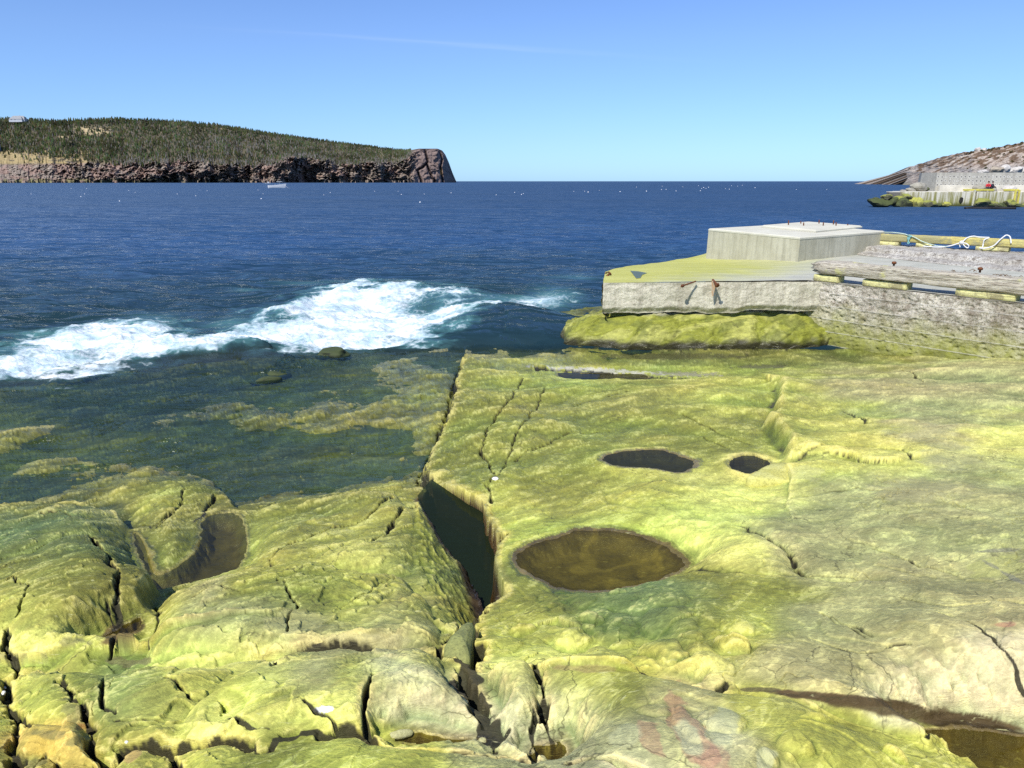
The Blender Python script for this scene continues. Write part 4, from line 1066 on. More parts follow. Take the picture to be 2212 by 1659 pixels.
obj = obj_np("wall_face", np.stack([A_[0] + wd[0] * T + wn_[0] * n, A_[1] + wd[1] * T + wn_[1] * n, Z], -1).reshape(-1, 3), grid_faces(nv, nu)[:, ::-1], M_WALL, None, True)
keep(obj, wall)
bm = bmesh.new()
vs = [bm.verts.new(wface(*q)) for q in [(0, .03, ZD - .012), (7.5, .03, ZD - .012), (7.5, -.1, ZD - .013), (0, -.1, ZD - .013)]]
bm.faces.new(vs)
e1 = [bm.verts.new(wface(*q)) for q in [(0, .03, ZD - .012), (0, -.15, ZD - .013), (0, -.15, -.5), (0, .2, -.5)]]; bm.faces.new(e1)
keep(obj_bm("coping", bm, M_WALL), wall)

def wood_mat(name, c1, c2, dark, paint=None, pk=0.0, along='X'):
    m = NT(name); sc = (.7, 14, 14) if along == 'X' else (14, 14, .7)
    pos = m.coord('Object', sc); po = m.coord('Object')
    a = m.noise(pos, 1.5, 7, .7, .8); b = m.noise(pos, 6, 5, .7, .3); g = m.noise(po, 2.4, 5, .65)
    c = m.mix(m.ramp(a, [(.35, 0.), (.65, 1.)]), c1, c2)
    c = m.mix(m.ramp(b, [(.50, 0.), (.62, 1.)]), c, dark)
    if paint: c = m.mix(m.math('MULTIPLY', m.ramp(g, [(.62 - pk * .45, 0.), (.68 - pk * .45, 1.)]), .9), c, paint)
    h = m.math('ADD', a, m.math('MULTIPLY', b, .7))
    return m.done(m.bsdf(c, .85, m.bump(h, .9, .03), .2))
M_WOOD = wood_mat("weathered_timber", (.62, .57, .46), (.42, .37, .28), (.13, .10, .075), (.55, .52, .24), .0)
M_YPAINT = wood_mat("yellow_painted_timber", (.70, .66, .26), (.76, .72, .36), (.46, .41, .18), (.34, .30, .16), .08)
M_YRAIL = wood_mat("peeling_yellow_timber", (.60, .48, .10), (.55, .50, .22), (.24, .21, .12), (.36, .33, .17), .32)
def rough_box(L, W, Hh, n=(80, 8, 8), amp=.02, seed=0, taper=0.0, fray=0.0, sag=0.0):
    """box from x=0..L centred on y, z from 0..H with worn corners, along local X"""
    bm = bmesh.new(); nx, ny, nz_ = n
    bmesh.ops.create_cube(bm, size=1)
    for axis, k in ((0, nx), (1, ny), (2, nz_)):
        es = [e for e in bm.edges if abs((e.verts[0].co - e.verts[1].co)[axis]) > 1e-6]
        bmesh.ops.subdivide_edges(bm, edges=es, cuts=k, use_grid_fill=True)
    for v in bm.verts:
        x, y, zz = v.co.x + .5, v.co.y * 2, v.co.z * 2
        r = max(abs(y), abs(zz)); c = min(abs(y), abs(zz))
        k = 1 - .10 * (c ** 4)
        X = x * L; Y = y * W / 2 * k; Zc = zz * Hh / 2 * k
        nn = mnoise.noise(Vector((X * .9, Y * 9, Zc * 9 + seed))) + .5 * mnoise.noise(Vector((X * 4, Y * 22, Zc * 22 + seed)))
        s = 1 + nn * amp / (Hh * .5)
        e = 1
        if fray:
            e = 1 - fray * max(0, 1 - X / .25) ** 2 * (1 + .8 * mnoise.noise(Vector((Y * 30, Zc * 30, seed))))
            X += max(0, 1 - X / .3) * .12 * mnoise.noise(Vector((Y * 25, Zc * 25, seed + 3)))
        v.co = (X, Y * s * e, Hh / 2 + Zc * s * e + sag * mnoise.noise(Vector((X * .5, seed, 0))))
    bmesh.ops.recalc_face_normals(bm, faces=bm.faces)
    return bm
wang = math.atan2(wd[1], wd[0])
def on_wall(name, t, n, zz, bm, mat, smooth=True):
    o = obj_bm(name, bm, mat, None, smooth); o.location = wface(t, n, zz); o.rotation_euler = (0, 0, wang); return o
bo = on_wall("timber_beam", .05, -.13, ZD + .125, rough_box(7.6, .30, .25, (150, 9, 9), .022, 3, fray=.35, sag=.03), M_WOOD)
tag(bo, "long weathered grey split timber beam along the top of the retaining wall", "timber beam")
def wall_t(px, py): 
    d = ray(px, py); # intersect with wall plane offset .0
    q = (A_ @ wn_) / (d[:2] @ wn_); p = d[:2] * q
    return float((p - A_) @ wd)
for k_, (x0, x1, yy, lab) in enumerate([(1756, 1808, 600, "short yellow timber spacer under the frayed left end of the grey beam"), (1861, 1955, 618, "yellow timber spacer block with a bolt hole, middle one under the grey beam"), (2062, 2191, 637, "longest pale yellow timber spacer under the grey beam, nearest the right edge")]):
    t0, t1 = wall_t(x0, yy), wall_t(x1, yy + 8)
    o = on_wall("timber_spacer", t0, -.02 - .12, ZD - .006, rough_box(t1 - t0, .24, .125, (12, 3, 3), .004, 9 + k_), M_YPAINT)
    tag(o, lab, "timber block", "yellow spacer blocks under the timber beam")

# rusty bolts
def rust_mat():
    m = NT("rusty_iron"); pos = m.coord('Object'); a = m.noise(pos, 30, 4, .7)
    c = m.mix(m.ramp(a, [(.4, 0.), (.6, 1.)]), (.09, .035, .018), (.26, .10, .04))
    return m.done(m.bsdf(c, .8, m.bump(a, .6, .004), .3, .3))
M_RUST = rust_mat()
def tube_bm(pts, r, seg=8, bm=None, closed=False, caps=True):
    bm = bm or bmesh.new(); P_ = [Vector(p) for p in pts]; n = len(P_); rings = []; up = Vector((0, 0, 1))
    for i, p in enumerate(P_):
        a = P_[(i - 1) % n] if (closed or i > 0) else p; b = P_[(i + 1) % n] if (closed or i < n - 1) else p
        t = (b - a).normalized(); s = t.cross(up)
        if s.length < .1: s = t.cross(Vector((1, 0, 0)))
        s.normalize(); u = s.cross(t); rr_ = r[i] if isinstance(r, (list, tuple)) else r
        rings.append([bm.verts.new(p + (s * math.cos(q) + u * math.sin(q)) * rr_) for q in [2 * math.pi * j / seg for j in range(seg)]])
    for i in range(n if closed else n - 1):
        A, Bq = rings[i], rings[(i + 1) % n]
        for j in range(seg): bm.faces.new((A[j], A[(j + 1) % seg], Bq[(j + 1) % seg], Bq[j]))
    if caps and not closed: bm.faces.new(rings[0][::-1]); bm.faces.new(rings[-1])
    return bm
def spline(pts, n=8):
    P_ = [Vector(p) for p in pts]; out = []
    for i in range(len(P_) - 1):
        p0 = P_[max(i - 1, 0)]; p1 = P_[i]; p2 = P_[i + 1]; p3 = P_[min(i + 2, len(P_) - 1)]
        for k in range(n):
            t = k / n
            out.append(.5 * ((2 * p1) + (p2 - p0) * t + (2 * p0 - 5 * p1 + 4 * p2 - p3) * t * t + (3 * p1 - p0 - 3 * p2 + p3) * t ** 3))
    out.append(P_[-1]); return out
def bolt(base, tip, r, head, label, group, name="rusty_bolt"):
    root = empty(name, base); tag(root, label, "bolt", group)
    d = Vector(tip) - Vector(base)
    keepo(obj_bm("shank", tube_bm([d * -.15, d * .5, d], r, 8), M_RUST), root)
    if head: keepo(obj_bm("nut", tube_bm([d * .86, d * 1.0, d * 1.06], [r * 2.1, r * 2.1, r * 1.3], 6), M_RUST), root)
    return root
def keepo(o, parent): o.parent = parent; return o
f0 = float(fl_[1])
b1 = P(1499, 609, Y=f0 - .01); t1 = P(1473, 618, Y=f0 - .17)
bolt(tuple(b1), tuple(t1), .014, True, "thin rusty bolt slanting left out of the front of the quay slab", "rusty bolts in the slab face")
b2 = P(1541, 606, Y=f0 - .01); t2 = P(1550, 617, Y=f0 - .16)
bolt(tuple(b2), tuple(t2), .022, True, "thick rusty bolt with an orange rust stain under it in the slab front", "rusty bolts in the slab face")
q = P(1309, 598, z=1.15); bolt(tuple(q), tuple(P(1318, 590, z=1.22)), .022, True, "bent rusty bolt stub at the front corner of the slab's green end", "rusty stubs on the slab end")
q = P(1320, 586, z=1.13); bolt(tuple(q), tuple(P(1308, 590, z=1.18)), .016, False, "low rusty stub behind the bent one on the slab's green end", "rusty stubs on the slab end")
# rust stain is part of the slab: a thin rust bleed plate
m = NT("rust_bleed"); pos = m.coord('Position', (4, 4, 1)); a = m.noise(pos, 9, 4, .7)
M_BLEED = m.done(m.bsdf(m.mix(m.ramp(a, [(.4, 0.), (.6, 1.)]), (.50, .28, .12), (.44, .36, .26)), .9))
bm = bmesh.new(); cx = float(b2[0]); zt0 = float(b2[2])
vs = [bm.verts.new((cx + a_, f0 - .045, zt0 + b_)) for a_, b_ in [(-.04, 0), (.03, 0), (.035, -.12), (.01, -.27), (-.02, -.30), (-.035, -.16)]]
bm.faces.new(vs); keep(obj_bm("rust_stain", bm, M_BLEED), slab)
# rain puddle on the slab
bm = bmesh.new(); vs = []
for a_, b_ in [(1361,590),(1378,591),(1398,595),(1387,599),(1383,606),(1374,607),(1368,599)]:
    q = P(a_, b_, z=1.13); vs.append(bm.verts.new((q[0], q[1], deck_z(np.array([q[0]]), np.array([q[1]]))[0] + .012)))
f = bm.faces.new(vs); bm.normal_update()
if f.normal.z < 0: f.normal_flip()
o = obj_bm("puddle_water", bm, PM['grey']); tag(o, kind='structure')

# big block with cap and anchor bolts
zT = 1.73
Lf = P(1531, 493.4, z=zT)[:2]; Fr = P(1728.6, 512, z=zT)[:2]; Rt = P(1910, 498.5, z=zT)[:2]; Bk = Lf + Rt - Fr
blk = empty("concrete_block", (float(Fr[0]), float(Fr[1]), .9))
tag(blk, "big pale concrete plinth with a bolted cap standing on the quay slab", "concrete plinth")
bm = bmesh.new(); c0 = (Lf + Rt) / 2
def ring(sc, zz, pts=(Lf, Fr, Rt, Bk)): return [bm.verts.new((c0[0] + (p[0] - c0[0]) * sc, c0[1] + (p[1] - c0[1]) * sc, zz)) for p in pts]
r0 = ring(1.015, .55); r1 = ring(1.0, zT - .05)
for i in range(4): bm.faces.new((r0[i], r0[(i + 1) % 4], r1[(i + 1) % 4], r1[i]))
bm.faces.new(r1); bmesh.ops.recalc_face_normals(bm, faces=bm.faces)
bmesh.ops.subdivide_edges(bm, edges=bm.edges[:], cuts=10, use_grid_fill=True)
for v in bm.verts:
    nn = mnoise.noise(v.co * 1.7) * .006 + mnoise.noise(v.co * 9) * .003
    v.co.x += nn; v.co.y += nn
keep(obj_bm("block_sides", bm, M_BLOCK), blk)
bm = bmesh.new()
ra = ring(1.004, zT - .06); rb = ring(1.004, zT - .022); rc = ring(.985, zT)
for A2, B2 in ((ra, rb), (rb, rc)):
    for i in range(4): bm.faces.new((A2[i], A2[(i + 1) % 4], B2[(i + 1) % 4], B2[i]))
bm.faces.new(rc); bm.faces.new(ra[::-1]); bmesh.ops.recalc_face_normals(bm, faces=bm.faces)
keep(obj_bm("top_slab", bm, M_BTOP), blk)
zc = 1.80
cL, cF, cR = P(1650, 486, z=zc)[:2], P(1762, 496, z=zc)[:2], P(1858, 487, z=zc)[:2]; cB = cL + cR - cF
bm = bmesh.new(); c0 = (cL + cR) / 2; pts = (cL, cF, cR, cB)
ra = ring(1.05, zT + .002, pts); rb = ring(1.05, zc - .035, pts); rc = ring(1.0, zc, pts)
for A2, B2 in ((ra, rb), (rb, rc)):
    for i in range(4): bm.faces.new((A2[i], A2[(i + 1) % 4], B2[(i + 1) % 4], B2[i]))
bm.faces.new(rc); bmesh.ops.recalc_face_normals(bm, faces=bm.faces)
keep(obj_bm("cap", bm, M_BTOP), blk)
for (a_, b_, h_) in [(1703,486,.13),(1736,487.5,.09),(1778,487.5,.09),(1806,487.5,.10),(1800,485,.12),(1769,483,.11),(1730,483,.07),(1831,486.5,.04)]:
    q = P(a_, b_, z=zc); lean = rnd.uniform(-.012, .012)
    o = obj_bm("anchor_bolt", tube_bm([(0, 0, -.01), (lean * .5, 0, h_ * .6), (lean, 0, h_)], [.016, .016, .014], 6), M_RUST); o.location = tuple(q)
    keep(o, blk)

# raised broken kerb at the back of the deck
kf = [P(1822, 547, z=ZD)[:2], P(1900, 556, z=ZD)[:2], P(2000, 567, z=ZD)[:2], P(2212, 589, z=ZD)[:2]]
kf.append(kf[3] + (kf[3] - kf[2]) * 1.2)
zk = 1.36
kb = [P(1858, 524, z=zk)[:2], P(1900, 526, z=zk)[:2], P(2000, 532, z=zk)[:2], P(2212, 546, z=zk)[:2]]; kb.append(kb[3] + (kb[3] - kb[2]) * 1.2)
def samp(poly, n):
    p = np.array(poly, float); d = np.r_[0, np.cumsum(np.hypot(*np.diff(p, axis=0).T))]; t = np.linspace(0, d[-1], n)
    return np.stack([np.interp(t, d, p[:, 0]), np.interp(t, d, p[:, 1])], 1), t
F, tF = samp(kf, 300); Kb, _ = samp(kb, 300)
prof = [(0, 0.0), (.02, .03), (.05, .045), (.10, .05), (.16, .055), (.22, .06), (.23, .10), (.25, .14), (.27, .17), (.30, .185), (.36, .19), (.5, .19), (.7, .19), (.9, .19), (1.0, .19), (1.01, .0), (1.01, -1.2)]
rows = []
for k_, (s_, h_) in enumerate(prof):
    nn = fbm(tF * 2.2, np.full(300, s_ * 7.0), 5, 1301, .65)
    s2 = np.clip(s_ + nn * .035 * (s_ < .5) * (s_ > 0), 0, 1.02)[:, None]
    xy = F * (1 - s2) + Kb * s2
    rows.append(np.concatenate([xy, (ZD + .003 + h_ + nn * .03 * (0 < h_))[:, None]], 1))
kv = np.concatenate(rows)
kerb = obj_np("concrete_kerb", kv, grid_faces(len(prof), 300), M_CURB, None, True)
tag(kerb, "low broken pebbly concrete kerb strip behind the deck, in front of the yellow rail", "kerb")
# left cap of the kerb
# yellow rail at the back
yl = P(1893, 521, z=zk + .10)[:2]; yr = P(2212, 537, z=zk + .10)[:2]; yd = (yr - yl); yL = np.linalg.norm(yd); yd /= yL
yang = math.atan2(yd[1], yd[0]); yn = np.array([yd[1], -yd[0]])
if yn[1] > 0: yn = -yn
rail = obj_bm("yellow_timber_rail", rough_box(yL + 5.0, .26, .20, (120, 5, 5), .008, 13), M_YRAIL, None, True)
rail.location = (yl[0] - yn[0] * .13, yl[1] - yn[1] * .13, zk + .10); rail.rotation_euler = (0, 0, yang)
tag(rail, "long peeling yellow painted timber rail along the seaward edge of the deck", "timber rail")
def rail_t(px):
    d = ray(px, 530); q = (yl @ yn) / (d[:2] @ yn); return float((d[:2] * q - yl) @ yd)
for x0, x1, lab in [(1893, 1940, "small yellow spacer under the rail beside the concrete plinth"), (1978, 2012, "yellow spacer under the rail just right of the teal cord"), (2108, 2180, "bright yellow spacer under the rail below the white rope's loose end")]:
    t0, t1 = rail_t(x0), rail_t(x1)
    o = obj_bm("rail_spacer", rough_box(t1 - t0, .25, .105, (8, 3, 3), .004, x0), M_YPAINT, None, True)
    o.location = (yl[0] + yd[0] * t0 - yn[0] * .12, yl[1] + yd[1] * t0 - yn[1] * .12, zk + .0); o.rotation_euler = (0, 0, yang)
    tag(o, lab, "timber block", "spacer blocks under the yellow rail")
# ropes
def plain(name, c, rough=.7, bs=0, **k):
    m = NT(name)
    if bs:
        a = m.noise(m.coord('Object'), bs, 4, .65); cc = m.mix(m.ramp(a, [(.35, 0.), (.65, 1.)]), tuple(v * .75 for v in c), tuple(min(1, v * 1.15) for v in c))
        return m.done(m.bsdf(cc, rough, m.bump(a, .3, .01), .3, **k))
    return m.done(m.bsdf(c, rough, None, .3, **k))
M_ROPE = plain("white_rope", (.74, .74, .72), .8, 60); M_TEAL = plain("teal_cord", (.20, .42, .40), .8, 60)
def rp(px, py, off):
    d = ray(px, py); o_ = yl + yn * off; q = (o_ @ yn) / (d[:2] @ yn); return (d[0] * q, d[1] * q, HCAM + d[2] * q)
def c3(x, y): return 1858 + .16 * x, 495.5 + .16 * y
def rope(name, pts, r, mat, label, cat="rope"):
    P_ = spline([rp(*c3(a, b), o_) for a, b, o_ in pts], 8)
    bm = tube_bm(P_, r, 8); o = obj_bm(name, bm, mat, None, True); return tag(o, label, cat)
ro = rope("mooring_rope", [(850,228,.10),(1050,240,.12),(1200,226,.10),(1320,192,.05),(1375,176,.04),(1405,148,.03),(1450,112,.0),(1530,93,-.05),(1600,104,-.12),(1690,108,-.12),(1740,112,-.05),(1680,140,.03),(1665,180,.03),(1650,245,.05),(1615,250,.08),(1680,256,.1),(1800,222,.06),(1880,150,.03),(1940,98,.0),(1980,78,-.05),(2025,104,.0),(2038,190,.03)], .015, M_ROPE, "thick white mooring rope knotted and looped over the yellow timber rail")
lp = spline([rp(*c3(a, b), .05) for a, b in [(1380,180),(1410,225),(1450,250),(1468,225),(1440,195),(1390,180),(1350,170),(1345,215),(1350,240)]], 8)
o = obj_bm("rope_loop", tube_bm(lp, .013, 8), M_ROPE, ro, True)
kn_ = bmesh.new(); bmesh.ops.create_icosphere(kn_, subdivisions=2, radius=.05)
for v in kn_.verts: v.co *= 1 + .3 * mnoise.noise(v.co * 30)
o = obj_bm("knot", kn_, M_ROPE, ro, True); o.location = rp(*c3(1370, 178), .05)
rope("thin_cord", [(60,14,-.3),(330,38,-.2),(450,42,.0),(590,60,.0),(660,84,.02),(740,110,.03),(850,168,.04),(1000,214,.08),(1060,226,.1),(1180,232,.12)], .012, plain("pale_green_cord", (.50, .60, .50), .8, 40), "thin pale green cord sagging from the concrete plinth along the rail", "cord")
rope("teal_cord", [(640,78,.02),(700,92,.03),(650,110,.03),(640,130,.03),(672,118,.03),(655,150,.03),(640,190,.03),(668,182,.03),(650,160,.03),(645,100,.03)], .014, M_TEAL, "short frayed teal cord wound round the yellow rail", "cord")

# debris on the deck behind the beam: two rusty bolt heads and dry weed
for a_, b_, lab in [(2117, 601, "round rusty bolt head standing on the timber beam, right one"), (1931, 588, "round rusty bolt head standing on the timber beam, left one")]:
    q = P(a_, b_ - 16, z=ZD + .37); o = obj_bm("deck_bolt", tube_bm([(0, 0, -.02), (0, 0, .02), (0, 0, .025), (0, 0, .06), (0, 0, .07)], [.018, .018, .04, .042, .02], 8), M_RUST, None, True)
    o.location = (q[0], q[1], ZD + .36); tag(o, lab, "bolt")
bm = bmesh.new()
for cx_, cy_, n_ in [(2070, 589, 50), (2165, 598, 50), (1960, 581, 24)]:
    for i in range(n_):
        q = P(cx_ + rnd.gauss(0, 22), cy_ + rnd.gauss(0, 2.2), z=ZD + .08)
        a_ = rnd.uniform(0, 6.28); L_ = rnd.uniform(.05, .16); zz = ZD + .01 + rnd.uniform(0, .07)
        tube_bm([(q[0], q[1], zz), (q[0] + math.cos(a_) * L_ * .5, q[1] + math.sin(a_) * L_ * .5, zz + rnd.uniform(.0, .05)), (q[0] + math.cos(a_) * L_, q[1] + math.sin(a_) * L_, zz)], .006, 4, bm)
o = obj_bm("dry_seaweed", bm, plain("dry_weed", (.16, .10, .05), .9, 30)); tag(o, "scattered dry brown weed on the deck behind the beam", "seaweed", kind='stuff')

# ================================================================== LOOSE STONES near the viewer
def boulder_bm(rx, ry, rz, seed, sub=3, rough=.22, cuts=5):
    r_ = random.Random(seed); bm = bmesh.new(); bmesh.ops.create_icosphere(bm, subdivisions=sub, radius=1)
    pl = [(Vector((r_.gauss(0, 1), r_.gauss(0, 1), r_.gauss(0, .8))).normalized(), r_.uniform(.55, .85)) for _ in range(cuts)]
    for v in bm.verts:
        p = v.co.copy()
        for n_, d_ in pl:
            e = p.dot(n_) - d_
            if e > 0: p -= n_ * e * .85
        p *= 1 + rough * mnoise.noise(p * 1.4 + Vector((seed, 0, 0))) + rough * .35 * mnoise.noise(p * 4.5 + Vector((0, seed, 0)))
        v.co = Vector((p.x * rx, p.y * ry, p.z * rz))
    return bm
def stone_mat(name, c1, c2, top=None, wetbot=None, scale=1.0):
    m = NT(name); pos = m.coord('Object', (scale, scale, scale)); a = m.noise(pos, 3, 5, .65, .4); g = m.noise(pos, 22, 5, .7)
    c = m.mix(m.ramp(a, [(.38, 0.), (.62, 1.)]), c1, c2)
    c = m.mix(m.math('MULTIPLY', m.ramp(g, [(.5, 0.), (.62, 1.)]), .5), c, tuple(v * .45 for v in c1))
    if top:
        nn = m.n("ShaderNodeSeparateXYZ"); m.set(nn.inputs[0], m.n("ShaderNodeNewGeometry").outputs["Normal"])
        k = m.math('MULTIPLY', m.math('ADD', nn.outputs[2], m.math('MULTIPLY', m.math('SUBTRACT', a, .5), 2.0)), 1.6, clamp=True)
        c = m.mix(k, c, top)
    return m.done(m.bsdf(c, .75, m.bump(m.math('ADD', a, g), .6, .03 / scale), .35))
M_ST_G = stone_mat("algae_stone", (.12, .14, .035), (.26, .28, .06), (.34, .36, .07), scale=6)
M_ST_K = stone_mat("khaki_stone", (.42, .40, .18), (.52, .50, .26), scale=6)
M_ST_D = stone_mat("black_wet_stone", (.018, .022, .012), (.035, .045, .018), (.05, .065, .02), scale=4)
def stone(px, py, z0, rx, ry, rz, seed, mat, label, rot=0, name="stone", sub=4, cuts=6):
    q = P(px, py, z=z0); o = obj_bm(name, boulder_bm(rx, ry, rz, seed, sub, .18, cuts), mat, None, True)
    o.location = tuple(q); o.rotation_euler = (0, 0, rot); return tag(o, label, "stone")
# wedge stone in the cleft, built from its own outline
wo_ = [(1027,1318),(1015,1317),(997,1332),(985,1350),(967,1368),(956,1392),(957,1412),(985,1430),(1009,1437),(1019,1431),(1022,1377)]
bm = bmesh.new(); zw = .98
base_z = .55
pts_ = [P(a, b, z=zw) for a, b in wo_]; c_ = sum(pts_) / len(pts_)
def wring(s, z_, lift=0): return [bm.verts.new((c_[0] + (p[0] - c_[0]) * s, c_[1] + (p[1] - c_[1]) * s, z_ + (lift * (c_[1] - p[1])))) for p in pts_]
R0 = wring(1.05, base_z); R1 = wring(1.0, zw - .09, .05); R2 = wring(.86, zw - .02, .08); R3 = wring(.5, zw + .01, .08)
for A2, B2 in ((R0, R1), (R1, R2), (R2, R3)):
    for i in range(len(A2)): bm.faces.new((A2[i], A2[(i + 1) % len(A2)], B2[(i + 1) % len(A2)], B2[i]))
bm.faces.new(R3)
bmesh.ops.recalc_face_normals(bm, faces=bm.faces)
bmesh.ops.subdivide_edges(bm, edges=bm.edges[:], cuts=3, use_grid_fill=True)
for v in bm.verts:
    v.co += Vector((1, 1, 1)) * mnoise.noise(v.co * 9) * .012
o = obj_bm("wedge_stone", bm, stone_mat("olive_wedge_stone", (.20, .21, .07), (.32, .33, .10), scale=3), None, True); tag(o, "olive wedge shaped stone jammed in the cleft below the dark gully", "stone")
# flat slab fragment by the small pool
so = [(1611,1029),(1640,1012),(1666,1000),(1706,998),(1745,1004),(1773,1013),(1779,1036),(1740,1040),(1700,1038),(1656,1036)]
bm = bmesh.new(); zs = float(GS(1695, 1025)[2]) + .05; pts_ = [P(a, b, z=zs) for a, b in so]; c_ = sum(pts_) / len(pts_)
R0 = wring(1.0, zs - .16); R1 = wring(1.0, zs - .03); R2 = wring(.93, zs); R3 = wring(.5, zs + .012)
for A2, B2 in ((R0, R1), (R1, R2), (R2, R3)):
    for i in range(len(A2)): bm.faces.new((A2[i], A2[(i + 1) % len(A2)], B2[(i + 1) % len(A2)], B2[i]))
bm.faces.new(R3); bmesh.ops.recalc_face_normals(bm, faces=bm.faces)
bmesh.ops.subdivide_edges(bm, edges=bm.edges[:], cuts=3, use_grid_fill=True)
for v in bm.verts: v.co += Vector((1, 1, 1)) * mnoise.noise(v.co * 6) * .015
o = obj_bm("stone_slab", bm, stone_mat("pale_slab_stone", (.50, .47, .12), (.62, .59, .20), scale=2), None, True); tag(o, "pale flat stone slab lying at the edge of the smaller rock pool", "stone")
stone(722, 764, .02, .34, .22, .14, 5, M_ST_D, "black wet boulder in the shallows just below the white foam", name="boulder", sub=4, cuts=7)
stone(600, 812, -.04, .20, .16, .10, 8, M_ST_D, "jagged dark boulder standing in the calm shallows, left of centre", .4, name="boulder")
stone(575, 822, -.02, .26, .14, .07, 9, M_ST_D, "low black boulder beside the jagged one in the shallows", .2, name="boulder")
def on_ground(px, py, rx, ry, rz, seed, mat, label, rot=0):
    q = GS(px, py); o = obj_bm("pebble", boulder_bm(rx, ry, rz, seed, 3, .15, 4), mat, None, True); o.location = (q[0], q[1], q[2] + rz * .4); o.rotation_euler = (0, 0, rot); return tag(o, label, "pebble", "loose pebbles in the cracks")
on_ground(866, 1590, .045, .02, .018, 21, M_ST_K, "pale flat pebble in the brown puddle under the lower slab", .3)
on_ground(1044, 1604, .018, .014, .016, 22, M_ST_K, "tiny pale pebble wedged under the block at the end of the puddle")
M_PW = plain("white_pebble", (.75, .73, .68), .6, 30)
on_ground(274, 1604, .008, .006, .005, 23, M_PW, "tiny white pebble in a crack near the bottom left")
on_ground(6, 1500, .016, .014, .012, 24, M_PW, "white pebble in the dark crack at the left edge, lower one")
on_ground(10, 1488, .009, .009, .009, 25, M_PW, "small white pebble in the dark crack at the left edge, upper one")
on_ground(1070, 1036, .03, .02, .018, 26, M_PW, "whitish pebble on the crack above the dark gully")
# ================================================================== HEADLAND (left, far)
def interp(x, pts): 
    p = np.array(pts, float); return np.interp(x, p[:, 0], p[:, 1])
SKY = [(-700,262),(-300,258),(0,258),(120,262),(250,257),(400,264),(480,271),(560,284),(650,298),(750,310),(850,323),(880,325),(893,323),(905,321),(945,321),(955,325),(962,334),(970,352),(977,372),(985,391)]
CLT = [(-700,352),(-100,354),(0,357),(139,352),(240,354),(340,352),(400,345),(450,352),(530,358),(590,352),(620,339),(680,342),(740,356),(800,351),(860,351),(880,344),(890,330),(905,323),(945,323),(962,337),(970,355),(977,374),(985,391.4)]
hc = np.arange(-520, 986.5, 1.15); nH = len(hc)
vr = np.concatenate([np.linspace(0, 1, 46), np.linspace(1.02, 2, 44), [2.2, 2.6]]); nV = len(vr)
HX, HV = np.meshgrid(hc, vr)
sky_y = interp(HX, SKY); clt_y = np.minimum(interp(HX, CLT), 391.3); clt_y = clt_y + fbm(HX * .05, HX * 0, 4, 2001) * 5 * (HX < 880)
clt_y = np.maximum(clt_y, sky_y + .5)
D0 = interp(HX, [(-700, 1300), (0, 1450), (400, 1560), (800, 1700), (985, 1760)])
hs_ = np.clip(HV, 0, 1); hh_ = np.clip(HV - 1, 0, 1)
yy = np.where(HV <= 1, 391.4 * (1 - hs_) + clt_y * hs_, clt_y * (1 - hh_) + sky_y * hh_)
# recessed coves and buttresses
dome = ss(880, 905, HX)
u = HX / 34.0
rib = ridged(u + HV * 1.1 + fbm(HV * 3, HX * .03, 3, 2003) * 1.2, HV * .8 - HX * .01, 4, 2005, .55) - .95
rib2 = fbm(HX / 7.0, HV * 2.2, 4, 2007, .6)
cove = sum(np.exp(-((HX - a) / b) ** 4) * c for a, b, c in [(668, 15, 1.0), (385, 16, .5), (415, 12, .5), (725, 9, .6), (752, 8, .5), (833, 9, .5), (463, 8, .5), (540, 5, .5), (565, 4, .4)])
amp_ = ss(-50, 350, HX) * 20 + 5
big_ = fbm(HX / 55, HV * .8, 3, 2009) * 38 * ss(100, 380, HX)
dD = big_ * (1 - dome) - rib * amp_ * (1 - dome * .8) + rib2 * (7 - 5.5 * dome) + cove * 45 * (1 - hs_ * .6) * (1 - dome)
# dark diagonal fissures on the dome
fis = 0
for pl_ in ([(918, 322), (924, 350), (913, 362), (900, 368)], [(922, 355), (934, 385), (940, 391)], [(949, 322), (955, 345), (951, 362), (956, 391)], [(903, 372), (910, 391)]):
    d_, _ = segdist(HX * 1.0, yy, pl_); fis = np.maximum(fis, np.exp(-(d_ / 2.2) ** 2))
dD = dD + fis * 16 * dome
low = ss(120, -50, HX)
inl = np.where(HV <= 1, hs_ * (25 + low * 90 + ss(500, 240, HX) * 60) + dome * 0, (25 + low * 90 + ss(500, 240, HX) * 60) + hh_ * (430 * (1 - dome * .8)))
# terrace of boulders at the waterline on the far left
Y = D0 + dD * np.where(HV <= 1, 1, np.clip(1 - hh_ * 3, 0, 1)) + inl
Y = Y + np.where(HV > 1, fbm(HX * .02, HV * 3, 4, 2011) * 30 * np.clip(hh_ * 3, 0, 1), 0)
